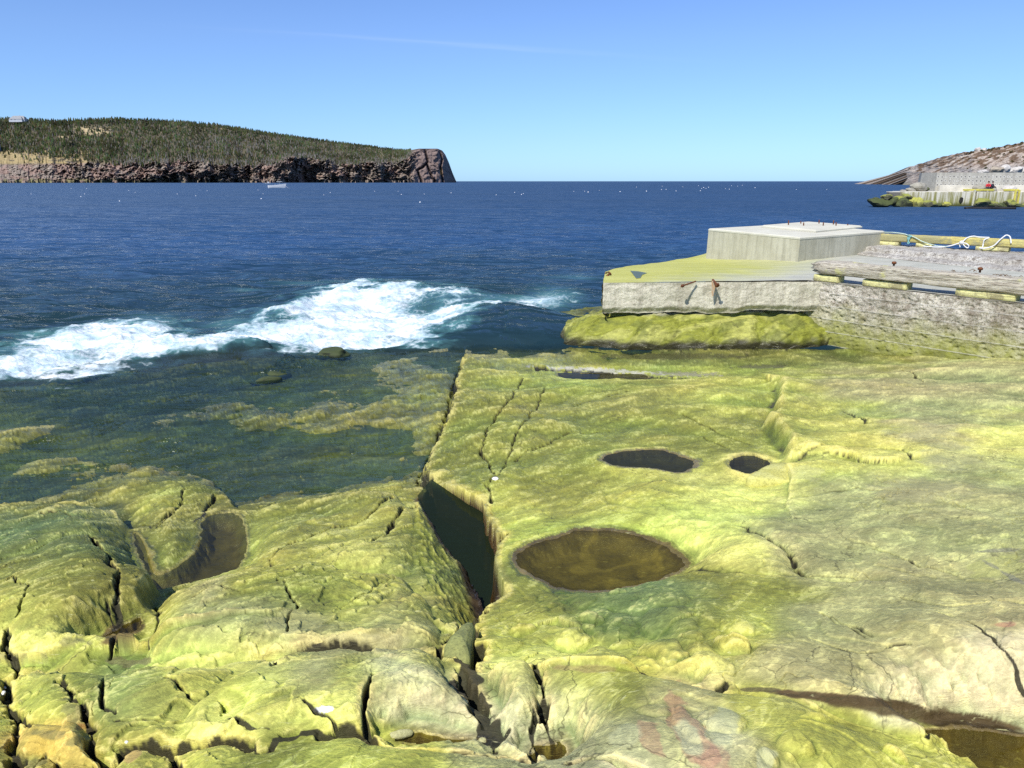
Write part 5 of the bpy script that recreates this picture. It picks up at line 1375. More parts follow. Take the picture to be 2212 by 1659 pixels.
# right end of the dome turns away
Y = Y + ss(940, 985, HX) ** 2 * 130
vv = -(yy - 829.5) / FPX; dy_ = cp + vv * sp_; dz_ = -sp_ + vv * cp
uu = (HX - 1106) / FPX
X = uu / dy_ * Y; Z = HCAM + dz_ / dy_ * Y
Z = Z + np.where(HV <= 1, 0, 0)
X[-2:] = X[-3] * 1.12; Y[-2] = Y[-3] * 1.12; Z[-2] = Z[-3] - 25; Y[-1] = Y[-3] * 1.4; X[-1] = X[-3] * 1.4; Z[-1] = -20
Z[0] = -12
n1_ = fbm(HX / 16, yy / 5, 4, 2021); n2_ = fbm(HX / 3.2, yy / 1.6, 3, 2023); n3_ = fbm(HX / 40, yy / 14, 3, 2025)
rock = np.stack([.165 + .06 * n1_, .135 + .05 * n1_, .115 + .04 * n1_], -1)
red = ss(-.1, .3, n3_ + .35 * np.exp(-((HX - 250) / 180) ** 2) + .3 * np.exp(-((HX - 640) / 90) ** 2) - .15)[..., None]
rock = rock * (1 - red) + np.array((.185, .13, .11)) * red
rock = rock * (1.08 + .65 * n2_)[..., None]
bandk = (ss(384, 388, yy) * ss(-.1, .2, n1_ + .1) * ss(700, 200, HX))[..., None] * (1 - dome[..., None])
rock = rock * (1 - bandk * .7) + np.array((.13, .13, .05)) * bandk * .7
domec = np.array((.155, .115, .105)) * (1 + .12 * n1_ + .10 * n2_)[..., None]
rock = rock * (1 - dome[..., None]) + domec * dome[..., None]
rock = np.where((fis * dome)[..., None] > .35, rock * .35, rock)
orr = np.exp(-(((HX - 953) / 2.6) ** 4 + ((yy - 371) / 7) ** 4))[..., None]
rock = rock * (1 - orr * .8) + np.array((.42, .25, .10)) * orr * .8
gr = (ss(-.05, .2, fbm(HX / 30, yy / 4, 3, 2031) + .6 * ss(220, 60, HX) - .02) * ss(357, 352, yy) * ss(320, 328, yy) * ss(260, 170, HX))[..., None]
tan_ = np.array((.25, .195, .10))
rock = rock * (1 - gr) + tan_ * gr
flr = np.array((.075, .065, .04)) * (1 + .5 * n2_)[..., None]
clear = np.exp(-(((HX - 205) / 42) ** 4 + ((yy - 283) / 10) ** 4)) * ss(-.1, .15, fbm(HX / 10, yy / 4, 3, 2041)) + np.exp(-(((HX - 135) / 16) ** 4 + ((yy - 296) / 2) ** 4)) + np.exp(-(((HX - 480) / 14) ** 2 + ((yy - 277) / 1.5) ** 2))
clear = np.clip(clear, 0, 1)
slo = np.exp(-(((HX - 800 - (yy - 320) * 2.2) / 16) ** 2)) * ss(305, 315, yy) * (HX < 870) * (HX > 700) * .6
flr = flr * (1 - clear[..., None]) + np.array((.34, .27, .16)) * clear[..., None]
flr = flr * (1 - slo[..., None]) + np.array((.20, .16, .12)) * slo[..., None]
forest_k = (np.where(HV > 1.0, 1., 0.) * (1 - dome))[..., None] * (1 - gr)
hcol = rock * (1 - forest_k) + flr * forest_k
hcol = np.clip(hcol * np.array((1.30, 1.28, 1.2)), .05, .8)
def far_rock(name, sc):
    m = NT(name); pos = m.coord('Position', (sc, sc, sc * 1.6)); c = m.attr("Col", "Color")
    a = m.noise(pos, 1.0, 6, .7, .3); f = m.math('MULTIPLY_ADD', a, 1.5, .25)
    v = m.n("ShaderNodeVectorMath", operation='SCALE'); m.set(v.inputs[0], c); m.set(v.inputs[3], f)
    return m.done(m.bsdf(v.outputs[0], .9, m.bump(a, .8, 1.5 / sc * .12), .15))
M_FAR = far_rock("headland_rock", .12)
hl = obj_np("headland", np.stack([X, Y, Z], -1).reshape(-1, 3), grid_faces(nV, nH)[:, ::-1], M_FAR, None, True, None, {"Col": hcol.reshape(-1, 3)})
tag(hl, kind='structure')

# the wood on the headland: one far-off mass of small spruces
rs = np.random.RandomState(3)
def hill_pt(px, v):
    fi = np.interp(v, vr, np.arange(nV)); fj = np.interp(px, hc, np.arange(nH)); i = fi.astype(int).clip(0, nV - 2); j = fj.astype(int).clip(0, nH - 2); a = (fi - i)[:, None]; b = (fj - j)[:, None]
    Q = np.stack([X, Y, Z], -1); return (Q[i, j] * (1 - b) + Q[i, j + 1] * b) * (1 - a) + (Q[i + 1, j] * (1 - b) + Q[i + 1, j + 1] * b) * a
N = 15000
tp = rs.uniform(-300, 893, N); tv = 1.0 + rs.uniform(0, 1, N) ** .9
tp = np.concatenate([tp, rs.uniform(-300, 893, 2600), rs.uniform(240, 880, 600)]); tv = np.concatenate([tv, rs.uniform(1.9, 2.0, 2600), rs.uniform(.86, 1.0, 600)])
Qt = hill_pt(tp, tv)
ty = 829.5 - FPX * ((Qt[:, 1] * sp_ + (Qt[:, 2] - HCAM) * cp) / (Qt[:, 1] * cp - (Qt[:, 2] - HCAM) * sp_))
cl = np.exp(-(((tp - 205) / 42) ** 4 + ((ty - 283) / 10) ** 4)) * ss(-.1, .15, fbm(tp / 10, ty / 4, 3, 2041)) + np.exp(-(((tp - 135) / 16) ** 4 + ((ty - 296) / 2.2) ** 4)) + np.exp(-(((tp - 480) / 14) ** 2 + ((ty - 277) / 1.5) ** 2))
rk = np.exp(-(((tp - 795) / 28) ** 2 + ((ty - 333) / 14) ** 2)) * .0 + np.exp(-(((tp - 720 - (ty - 330) * .9) / 26) ** 4 + ((ty - 325) / 20) ** 4)) * ss(-.1, .1, fbm(tp / 8, ty / 5, 2, 2055)) 
grs = (ty > interp(tp, [(-300, 322), (0, 330), (60, 332), (139, 343), (240, 353), (300, 400), (900, 400)]))
keepm = (rs.uniform(0, 1, len(tp)) > cl * 1.1) & (rs.uniform(0, 1, len(tp)) > rk * .9) & ~((grs) & (rs.uniform(0, 1, len(tp)) > .10)) & (tp < 888)
Qt = Qt[keepm]; tp = tp[keepm]; ty = ty[keepm]; n_ = len(Qt)
Ht = rs.uniform(4.5, 9.0, n_) * np.where(rs.uniform(0, 1, n_) < .1, 1.25, 1); Rt_ = Ht * rs.uniform(.22, .36, n_)
farsc = np.interp(tp, [0, 880], [1.0, .62]); Ht = Ht * farsc; Rt_ = Rt_ * farsc
dead = (rs.uniform(0, 1, n_) < .10 + .28 * np.exp(-(((tp - 520) / 130) ** 2 + ((ty - 320) / 25) ** 2)) + .45 * (ty > interp(tp, CLT) - 8) * (tp > 240))
seg = 6; tiers = [(0.10, 1.0, .48), (.38, .74, .74), (.62, .5, 1.0)]
ang = np.linspace(0, 2 * np.pi, seg, endpoint=False)
vv_, ff_, cc_ = [], [], []; off = 0
basec = 1.2 * np.stack([.046 + rs.uniform(-.012, .02, n_), .056 + rs.uniform(-.015, .02, n_), .022 + rs.uniform(-.008, .01, n_)], 1)
basec *= (np.exp(fbm(tp / 45, ty / 14, 3, 2061) * .7) * .85)[:, None]
basec[dead] = np.stack([rs.uniform(.13, .24, dead.sum())] * 3, 1) * np.array([1, .93, .82])
Rt_ = np.where(dead, Rt_ * .62, Rt_)
for (zb, rr_, ztp) in tiers:
    jit = rs.uniform(.65, 1.3, (n_, seg)); jz = rs.uniform(-.05, .05, (n_, seg))
    rx_ = Qt[:, 0:1] + np.cos(ang)[None] * Rt_[:, None] * rr_ * jit
    ry_ = Qt[:, 1:2] + np.sin(ang)[None] * Rt_[:, None] * rr_ * jit
    rz_ = Qt[:, 2:3] + Ht[:, None] * (zb + jz)
    ringv = np.stack([rx_, ry_, rz_], -1); apex = Qt + np.stack([0 * Ht, 0 * Ht, Ht * ztp], 1)
    v_ = np.concatenate([ringv, apex[:, None]], 1)
    ids = off + np.arange(n_)[:, None] * (seg + 1)
    for k in range(seg):
        ff_.append(np.concatenate([ids + k, ids + (k + 1) % seg, ids + seg], 1))
    vv_.append(v_.reshape(-1, 3)); off += n_ * (seg + 1)
    cc_.append(np.repeat(basec, seg + 1, 0))
m = NT("spruce_wood"); c = m.attr("Col", "Color"); M_TREE = m.done(m.bsdf(c, .9, None, .1))
wood = obj_np("spruce_wood", np.concatenate(vv_), np.concatenate(ff_), M_TREE, None, False, None, {"Col": np.concatenate(cc_)})
tag(wood, kind='stuff'); wood['label'] = "dense dark spruce wood covering the far headland"; wood['category'] = "wood"

# houses among the trees
M_GREYROOF = plain("grey_shingle", (.30, .30, .30), .8, .8); M_SIDING = plain("pale_siding", (.50, .52, .54), .7); M_WIN = plain("window_glass", (.06, .08, .10), .2); M_BSIDE = plain("blue_grey_siding", (.22, .27, .33), .7)
def ypt(px, py, Y_): return Vector(P(px, py, Y=Y_))
def house(name, c, w, d, hw, hr, mw, mr, label, rot=0, wing=None):
    root = empty(name, c, rot); tag(root, label, "house")
    def gable(nm, x0, x1, y0, y1, z0, z1, mat):
        bm = bmesh.new(); xm = (x0 + x1) / 2; ym = (y0 + y1) / 2; e = .5
        v = [bm.verts.new(q) for q in [(x0 - e, y0 - e, z0), (x1 + e, y0 - e, z0), (x1 + e, y1 + e, z0), (x0 - e, y1 + e, z0), (x0 + (z1 - z0) * .9, ym, z1), (x1 - (z1 - z0) * .5, ym, z1)]]
        for f in ((0, 1, 5, 4), (1, 2, 5), (2, 3, 4, 5), (3, 0, 4), (3, 2, 1, 0)): bm.faces.new([v[i] for i in f])
        o = obj_bm(nm, bm, mat, root); return o
    def box(nm, x0, x1, y0, y1, z0, z1, mat):
        bm = bmesh.new(); bmesh.ops.create_cube(bm, size=1)
        for v in bm.verts: v.co = (x0 + (v.co.x + .5) * (x1 - x0), y0 + (v.co.y + .5) * (y1 - y0), z0 + (v.co.z + .5) * (z1 - z0))
        return obj_bm(nm, bm, mat, root)
    box("wall", -w / 2, w / 2, -d / 2, d / 2, -4, hw, mw)
    rf = gable("roof", -w / 2, w / 2, -d / 2, d / 2, hw, hw + hr, mr)
    ch = box("chimney", w * .1, w * .1 + 1.2, -.6, .6, hw + hr * .5, hw + hr + 1.2, mw); ch.parent = rf
    for k in range(4):
        x_ = -w * .38 + k * w * .24; box("window", x_, x_ + w * .08, -d / 2 - .06, -d / 2 + .05, hw * .35, hw * .8, M_WIN)
    if wing:
        box("wing_wall", wing[0], wing[1], -d / 2 - 6, -d / 2, -4, hw * .8, mw); gable("wing_roof", wing[0], wing[1], -d / 2 - 6, -d / 2 + 3, hw * .8, hw * .8 + hr * .8, mr)
q = hill_pt(np.array([46.]), np.array([1.93]))[0]
house("house", (float(q[0]), float(q[1]) - 10, float(q[2]) + 5.5), 36, 16, 2.5, 8.5, M_SIDING, M_GREYROOF, "large grey roofed house showing above the trees at the top left of the headland", .1, (4, 15))
q = hill_pt(np.array([-6.]), np.array([1.30]))[0]
house("house", (float(q[0]), float(q[1]) - 8, float(q[2]) + 3), 20, 12, 9, 5, M_BSIDE, M_GREYROOF, "blue-grey house cut by the left edge of the picture, above the tan grass", .0)

# ================================================================== RIGHT HILL
RSKY = [(1876,393.6),(1904,387),(1929,377),(1954,363.5),(1994,352),(2039,337.4),(2084,328.4),(2120,325),(2156,317.6),(2210,307.7),(2400,280),(2750,250)]
RSHO = [(1876,394),(1904,395.5),(1930,398),(1969,405),(2010,409),(2100,415),(2400,425),(2750,430)]
rc_ = np.concatenate([np.arange(1876, 2230, .9), np.linspace(2232, 2740, 80)]); rv = np.concatenate([np.linspace(0, 1, 90), [1.15, 1.5]])
RX, RV = np.meshgrid(rc_, rv); sk = interp(RX, RSKY); sh = interp(RX, RSHO); r1_ = np.clip(RV, 0, 1)
sk = sk + fbm(RX / 12, RX * 0, 4, 3001) * 1.6 * ss(1880, 1930, RX)
ry = sh * (1 - r1_) + sk * r1_
Ysh = interp(RX, [(1876, 900), (1904, 820), (1930, 740), (1969, 620), (2010, 520), (2100, 380), (2400, 190), (2750, 160)])
Yr = Ysh + r1_ * (60 + ss(1876, 2300, RX) * 170) + fbm(RX / 30, r1_ * 5, 4, 3003) * 6 * r1_ 
# stepped strata ledges dipping left
stv = (ry + (RX - 1876) * .36); ledge = stv / 7.5 + fbm(RX / 60, ry / 20, 2, 3005) * 1.0; lf = ledge - np.floor(ledge)
Yr = Yr + (ss(.0, .3, lf) - lf) * 3 * ss(0, .1, r1_) * ss(1940, 2040, RX)
vv = -(ry - 829.5) / FPX; dy_ = cp + vv * sp_; dz_ = -sp_ + vv * cp; uu = (RX - 1106) / FPX
X2 = uu / dy_ * Yr; Z2 = HCAM + dz_ / dy_ * Yr; Y2 = Yr.copy()
X2[-2:] = X2[-3] * 1.1; Y2[-2] = Y2[-3] * 1.15; Z2[-2] = Z2[-3] - 6; Y2[-1] = Y2[-3] * 1.5; Z2[-1] = -20; Z2[0] = -3
na = fbm(RX / 40 + ry * .02, stv / 3.0, 4, 3011); nb = fbm(RX / 9, ry / 5, 4, 3013); nc = fbm(RX / 2.5, ry / 1.6, 3, 3015)
c_r = np.stack([.34 + .12 * na, .28 + .11 * na, .22 + .09 * na], -1)
veg = (ss(-.05, .25, fbm(RX / 22 , stv / 5, 4, 3019) + .55 * ss(.45, .95, r1_) * ss(1940, 2060, RX) - .25) * ss(.3, .6, r1_))[..., None]
c_r = c_r * (1 - veg) + np.array((.13, .085, .05)) * veg
g2 = (ss(.35, .05, r1_) * ss(-.2, .2, na + .1))[..., None]; c_r = c_r * (1 - g2 * .7) + np.array((.19, .19, .08)) * g2 * .7
gy2 = (np.exp(-((r1_ - .5 + (RX - 2150) * .0004) / .09) ** 2) * ss(2020, 2100, RX))[..., None]; c_r = c_r * (1 - gy2 * .6) + np.array((.21, .20, .185)) * gy2 * .6
c_r = c_r * (1 + .35 * nc)[..., None]; c_r = np.where((lf < .10)[..., None], c_r * .75, c_r)
rh = obj_np("hillside", np.stack([X2, Y2, Z2], -1).reshape(-1, 3), grid_faces(len(rv), len(rc_))[:, ::-1], far_rock("hillside_rock", .5), None, True, None, {"Col": np.clip(c_r * 1.22, .02, .8).reshape(-1, 3)})
tag(rh, kind='structure')
def rhill(px, v):
    fi = np.interp(v, rv, np.arange(len(rv))); fj = np.interp(px, rc_, np.arange(len(rc_))); i = fi.astype(int).clip(0, len(rv) - 2); j = fj.astype(int).clip(0, len(rc_) - 2)
    return np.stack([X2[i, j], Y2[i, j], Z2[i, j]], -1)
# low dark scrub along the crest and patches
NB = 900; bp_ = rs.uniform(2000, 2600, NB); bv_ = np.where(rs.uniform(0, 1, NB) < .55, rs.uniform(.95, 1.0, NB), rs.uniform(.5, .95, NB)); 
kk_ = (fbm(bp_ / 9, bv_ * 12, 3, 3021) > .12) & (bp_ > 2090); bp_ = bp_[kk_]; bv_ = bv_[kk_]; Qb = rhill(bp_, bv_); nb_ = len(Qb)
vv_, ff_, cc_ = [], [], []; off = 0; sz = rs.uniform(.35, .85, nb_)
for t_ in range(3):
    a0 = rs.uniform(0, 6.28, (nb_, 1)); an = a0 + np.linspace(0, 2 * np.pi, 5, endpoint=False)[None]
    ringv = np.stack([Qb[:, 0:1] + np.cos(an) * sz[:, None] * (2.0 - t_ * .4) * rs.uniform(.7, 1.3, (nb_, 5)), Qb[:, 1:2] + np.sin(an) * sz[:, None] * (1.2 - t_ * .3), Qb[:, 2:3] + sz[:, None] * (.1 + t_ * .4) + rs.uniform(-.1, .2, (nb_, 5))], -1)
    apex = Qb + np.stack([rs.uniform(-.3, .3, nb_), rs.uniform(-.3, .3, nb_), sz * (.7 + t_ * .45)], 1)
    ids = off + np.arange(nb_)[:, None] * 6
    for k in range(5): ff_.append(np.concatenate([ids + k, ids + (k + 1) % 5, ids + 5], 1))
    vv_.append(np.concatenate([ringv, apex[:, None]], 1).reshape(-1, 3)); off += nb_ * 6
    cc_.append(np.repeat(np.stack([rs.uniform(.05, .10, nb_), rs.uniform(.05, .075, nb_), rs.uniform(.02, .035, nb_)], 1), 6, 0))
scr = obj_np("scrub", np.concatenate(vv_), np.concatenate(ff_), M_TREE, None, False, None, {"Col": np.concatenate(cc_)}); tag(scr, kind='stuff')

# ================================================================== FAR PIER
def z3(x, y): return 1814 + .18 * x, 265.4 + .18 * y
YP = 97.0
def pz(x, y, Y_=YP): q = P(*z3(x, y), Y=Y_); return q
M_FQ = None
def far_quay_mat():
    m = NT("weed_streaked_quay"); pos = m.coord('Position'); st = m.coord('Position', (2.2, 2.2, .12)); a = m.noise(st, 1.6, 5, .7); b = m.noise(pos, .35, 3, .6); g = m.noise(pos, 5, 4, .7)
    sp = m.n("ShaderNodeSeparateXYZ"); m.set(sp.inputs[0], pos)
    c = m.mix(m.ramp(a, [(.42, 0.), (.58, 1.)]), (.66, .62, .50), (.38, .34, .20))
    hgt = m.math('SUBTRACT', 1.9, sp.outputs[2])
    k = m.math('MULTIPLY', m.math('ADD', m.math('MULTIPLY', hgt, .55), m.math('MULTIPLY', m.math('SUBTRACT', a, .55), 3.0)), m.ramp(m.math('DIVIDE', m.math('SUBTRACT', sp.outputs[0], 48), 30), [(.0, .4), (.15, 1.), (.42, .9), (.5, .25)]), clamp=True)
    c = m.mix(k, c, (.22, .22, .035))
    d = m.math('MULTIPLY', m.math('SUBTRACT', .55, sp.outputs[2], clamp=True), 2.2, clamp=True)
    c = m.mix(d, c, (.07, .075, .025))
    dk = m.math('MULTIPLY', m.math('GREATER_THAN', sp.outputs[0], 66.0), m.math('MULTIPLY', m.ramp(a, [(.40, 0.), (.6, 1.)]), m.math('SUBTRACT', sp.outputs[2], .3, clamp=True), clamp=True))
    c = m.mix(m.math('MULTIPLY', dk, .7), c, (.10, .09, .08))
    return m.done(m.bsdf(c, .85, m.bump(g, .4, .05), .2))
M_FQ = far_quay_mat()
def box_obj(nm, x0, x1, y0, y1, z0, z1, mat, parent=None, bev=0.03):
    bm = bmesh.new(); bmesh.ops.create_cube(bm, size=1)
    for v in bm.verts: v.co = (x0 + (v.co.x + .5) * (x1 - x0), y0 + (v.co.y + .5) * (y1 - y0), z0 + (v.co.z + .5) * (z1 - z0))
    if bev: bmesh.ops.bevel(bm, geom=bm.edges[:], offset=bev, segments=2, affect='EDGES', profile=.6)
    return obj_bm(nm, bm, mat, parent)
zq = pz(900, 828)[2]
fx = lambda x: float(pz(x, 900)[0])
fq = empty("far_quay", (0, 0, 0)); tag(fq, "long white and mossy streaked quay wall across the water, boulders at its foot", "quay")
M_FQD = plain("dark_rough_concrete", (.16, .15, .13), .9, .9); M_FPALE = plain("pale_concrete_far", (.62, .58, .48), .9, .5)
box_obj("end_block", fx(600), fx(738), YP + .3, YP + 1.0, .6, zq - .02, M_FQD, fq, .06)
prev = 740
for x1 in (1605, 2095, 3100):
    box_obj("wall_panel", fx(prev), fx(x1), YP, YP + 1.0, -1.2, zq, M_FQ, fq, .05); prev = x1 + (35 if x1 < 3000 else 0)
box_obj("recess_back", fx(1600), fx(2200), YP + .8, YP + 3.9, -1.2, zq - .03, M_FQD, fq, 0)
box_obj("top_slab", fx(600) + 3.1, fx(3100), YP + 1.1, YP + 6, zq - .052, zq + .028, M_FPALE, fq, .02)
box_obj("edge_slab", fx(600), fx(3100), YP + .3, YP + 1.1, zq - .05, zq + .03, M_FPALE, fq, .02)
bm = boulder_bm((fx(1490) - fx(1430)) / 2, .3, .42, 77, 3, .25, 4); o = obj_bm("hole", bm, plain("painted_hole_shade", (.03, .028, .022), .9), fq); o.location = (fx(1462), YP + .12, zq - 1.0)  # near-black lump on the wall, its colour stands in for a hole's shade
M_YF = plain("yellow_paint", (.62, .54, .10), .7, 2)
M_WF = plain("whitewashed_timber", (.60, .57, .42), .8, 2)
for a_, b_, lab in [(1480, 1842, "yellow kerb beam on the far quay below the two seated people"), (1965, 2140, "yellow kerb beam on the far quay right of the seated people")]:
    root = empty("kerb_beam", (fx(a_), YP, zq)); tag(root, lab, "kerb beam", "yellow kerb beams on the far quay")
    L_ = fx(b_) - fx(a_)
    box_obj("beam", 0, L_, 0, .3, .12, .34, M_YF, root, .03)
    for k_ in range(3): box_obj("block", L_ * (.05 + .4 * k_), L_ * (.05 + .4 * k_) + .4, .02, .28, .07, .16, M_YF, root, .01)
for a_, mt, lab in [(1600, M_WF, "whitish vertical fender timber on the far quay, left one"), (2092, M_YF, "yellowish fender timber on the far quay, middle one"), (2136, M_YF, "yellow fender timber on the far quay next to the right edge gap")]:
    o = box_obj("fender_timber", fx(a_) - .09, fx(a_) + .09, YP - .22, YP - .02, .1, zq + .25, mt, None, .02); tag(o, lab, "fender post", "fender timbers on the far quay")
# breakwater wall with dimples
def dimple_mat():
    m = NT("dimpled_seawall"); pos = m.coord('Position'); st = m.coord('Position', (1.6, 1.6, .12)); a = m.noise(st, 1.3, 5, .65); g = m.noise(pos, 4, 5, .7); b = m.noise(pos, .5, 3)
    c = m.mix(m.ramp(a, [(.38, 0.), (.62, 1.)]), (.46, .44, .37), (.34, .32, .27))
    sp = m.n("ShaderNodeSeparateXYZ"); m.set(sp.inputs[0], pos)
    fxn = m.math('SUBTRACT', m.math('FRACT', m.math('DIVIDE', sp.outputs[0], .50)), .5); fzn = m.math('SUBTRACT', m.math('FRACT', m.math('DIVIDE', m.math('SUBTRACT', sp.outputs[2], 2.30), .50)), .5)
    d = m.math('SQRT', m.math('ADD', m.math('MULTIPLY', fxn, fxn), m.math('MULTIPLY', fzn, fzn)))
    inb = m.math('MULTIPLY', m.math('GREATER_THAN', sp.outputs[2], 2.3), m.math('LESS_THAN', sp.outputs[2], 3.8))
    cell = m.noise(m.coord('Position', (2.0, 0.01, 2.0)), 1.7, 0)
    pale = m.math('MULTIPLY', m.math('LESS_THAN', d, m.math('MULTIPLY_ADD', cell, .5, .08)), inb)
    c = m.mix(m.math('MULTIPLY', pale, .6), c, (.62, .60, .54))
    dot = m.math('MULTIPLY', m.math('LESS_THAN', d, m.math('MULTIPLY_ADD', cell, .5, -.06)), inb)
    c = m.mix(m.math('MULTIPLY', dot, .85), c, (.14, .13, .11))
    return m.done(m.bsdf(c, .9, m.bump(g, .3, .05), .2))
YW = 102.0
wz = lambda x, y: P(*z3(x, y), Y=YW)
bw = empty("breakwater_wall", (0, 0, 0)); tag(bw, "tall pale concrete sea wall with rows of dimples behind the far quay", "sea wall")
x0, x1 = float(wz(1085, 700)[0]), float(wz(3200, 700)[0]); zt_ = float(wz(1500, 596)[2]); zb_ = zq + .0
bm = bmesh.new()
def quadbox(p): 
    v = [bm.verts.new(q) for q in p]
    for f in ((0, 1, 2, 3), (7, 6, 5, 4), (0, 4, 5, 1), (1, 5, 6, 2), (2, 6, 7, 3), (3, 7, 4, 0)): bm.faces.new([v[i] for i in f])
xl2 = float(wz(1160, 700)[0])
quadbox([(xl2, YW, zb_ - .3), (x1, YW, zb_ - .3), (x1, YW + 1.6, zb_ - .3), (xl2, YW + 1.6, zb_ - .3), (xl2, YW + .12, zt_), (x1, YW + .12, zt_), (x1, YW + 1.3, zt_), (xl2, YW + 1.3, zt_)])
bmesh.ops.recalc_face_normals(bm, faces=bm.faces); obj_bm("main_face", bm, dimple_mat(), bw)
bm = bmesh.new(); xo = float(wz(1072, 700)[0])
quadbox([(xo, YW + 2.4, zb_ - .3), (xl2, YW - .0, zb_ - .3), (xl2, YW + 1.6, zb_ - .3), (xo + .3, YW + 3.6, zb_ - .3), (xo + .2, YW + 2.4, zt_), (xl2, YW + .12, zt_), (xl2, YW + 1.3, zt_), (xo + .5, YW + 3.6, zt_)])
bmesh.ops.recalc_face_normals(bm, faces=bm.faces); obj_bm("end_face", bm, concrete_mat("seawall_end", (.32, .31, .27), (.42, .40, .34), (.16, .15, .12), .4, .5), bw)
box_obj("footing", xl2 + .3, x1, YW - .45, YW - .003, zb_ - .3, zb_ + .80, M_FPALE, bw, .04)

def fb(x, y, rx, ry, col, label, grp="boulders at the foot of the far quay", Y_=None, seed=0, nm="boulder"):
    """boulder by crop position; radii in crop pixels"""
    Y_ = Y_ or YP - 1.0; q = pz(x, y, Y_); s_ = .18 / FPX * Y_
    o = obj_bm(nm, boulder_bm(rx * s_ * 1.35, max(rx, ry) * s_ * 1.1, ry * s_ * 1.5, seed or int(x + y), 3, .2, 8), col, None, False); o.location = tuple(q)
    for p_ in o.data.polygons: p_.use_smooth = False
    o.rotation_euler = (0, 0, (int(x) % 7) * .1 - .3)
    return tag(o, label, "boulder", grp)
M_BG = stone_mat("mossy_boulder", (.09, .085, .05), (.16, .15, .08), (.25, .26, .05), scale=.8)
M_BD = stone_mat("dark_weedy_boulder", (.020, .024, .012), (.05, .055, .02), (.07, .085, .025), scale=.8)
M_BY = stone_mat("yellow_green_boulder", (.16, .15, .05), (.26, .25, .07), (.38, .37, .07), scale=.8)
M_BP = stone_mat("pale_boulder", (.50, .46, .40), (.62, .58, .52), scale=.8)
M_BT = stone_mat("tan_boulder", (.34, .28, .20), (.42, .36, .27), scale=.8)
M_BGR = stone_mat("grey_boulder", (.28, .26, .20), (.38, .35, .28), scale=.8)
for x, y, rx, ry, c, lab in [
 (555,890,52,26,M_BG,"green boulder against the dark end block of the far quay"),(430,912,36,12,M_BD,"small dark outlying rock farthest left by the far quay"),
 (480,955,110,42,M_BD,"wide low dark weedy rock left of the far quay"),(640,945,60,40,M_BD,"dark boulder under the far quay's end block"),
 (700,955,70,52,M_BG,"large mossy boulder at the far quay's left corner"),(775,975,75,48,M_BD,"dark boulder right of the large mossy corner boulder"),
 (800,890,50,28,M_BG,"green boulder leaning high on the left of the mossy quay wall"),(850,932,65,30,M_BY,"yellow-green boulder brightest at the quay's left foot"),
 (930,975,62,52,M_BY,"big rounded yellow-green boulder below the mossy quay wall"),(1062,978,80,40,M_BG,"broad flat topped green boulder below the middle of the quay wall"),
 (1170,990,50,20,M_BD,"low dark rock between two green boulders at the quay foot"),(1280,982,52,22,M_BY,"small yellowish rock alone below the streaked quay wall"),
 (1700,965,80,42,M_BG,"large green boulder at the right quay panel's foot, white speckled"),(1850,982,50,32,M_BG,"green boulder right of the white speckled one"),
 (1780,1000,60,24,M_BD,"dark rock in front of the right quay panel's boulders"),(1935,1003,62,30,M_BD,"dark wet boulder below the right quay panel"),
 (2040,968,58,30,M_BG,"green boulder beside the yellow fender timbers"),(2130,1002,66,22,M_BD,"long low dark rock near the right edge"),(2215,990,30,18,M_BG,"small green boulder cut by the right edge")]:
    fb(x, y, rx, ry, c, lab, Y_=YP - 1.5 - (y > 960) * .8)
for x, y, rx, ry, c, Y_, lab in [
 (930,778,85,44,M_BGR,YW - 1,"big grey boulder at the left end of the sea wall"),(850,808,48,22,M_BGR,YW - 2,"smaller grey boulder left of the big one at the sea wall's end"),(760,814,28,9,M_BGR,YW - 2,"little pale stone on the far quay's left end"),(1030,798,32,20,M_BD,YW - 1,"dark boulder tucked against the sea wall's end face"),
 (1700,778,72,30,M_BGR,YW - 2,"brown-grey boulder left of the seated people"),(1852,805,24,20,M_BGR,YW - 3,"small round stone right of the seated people"),(2030,790,60,24,M_BP,YW - 2,"pale sloping rock by the yellow kerb beam at right"),(1795,790,50,16,M_BP,YW - 2.2,"pale flat rock under the seated people")]:
    fb(x, y, rx, ry, c, lab, "loose rocks on the far quay", Y_)
for x, y, rx, ry, c, lab in [(1985,556,46,40,M_BP,"whitest round boulder peeping over the sea wall"),(1875,572,75,30,M_BT,"tan boulder over the sea wall, left of the white one"),(1720,584,52,16,M_BP,"low pale boulder over the sea wall, leftmost"),
 (2045,572,30,24,M_BP,"small pale boulder between the white and the broad one over the sea wall"),(2125,565,56,30,M_BP,"broad pale boulder over the sea wall near the right edge"),(2200,572,34,26,M_BP,"pale boulder over the sea wall cut by the right edge")]:
    fb(x, y, rx, ry, c, lab, "boulders behind the sea wall", YW + 5)
for x, y, rx, ry, c, lab in [(1665,325,36,20,M_BP,"large pale boulder on the right hill's crest"),(1735,326,30,15,M_BP,"smaller pale boulder beside the large one on the hill crest")]:
    q_ = rhill(np.array([z3(x, y)[0]]), np.array([1.0]))[0]; fb(x, y, rx, ry, c, lab, "boulders on the hill crest", float(q_[1]) - 1)
o = obj_bm("driftwood_log", rough_box(5.4, .5, .25, (30, 4, 4), .03, 5, fray=.2), plain("black_wet_wood", (.025, .022, .018), .6), None, True); q = pz(1500, 1040, 88); o.location = (q[0], q[1], -.02); o.rotation_euler = (0, 0, -.06)
tag(o, "long black log floating in front of the far quay", "log")

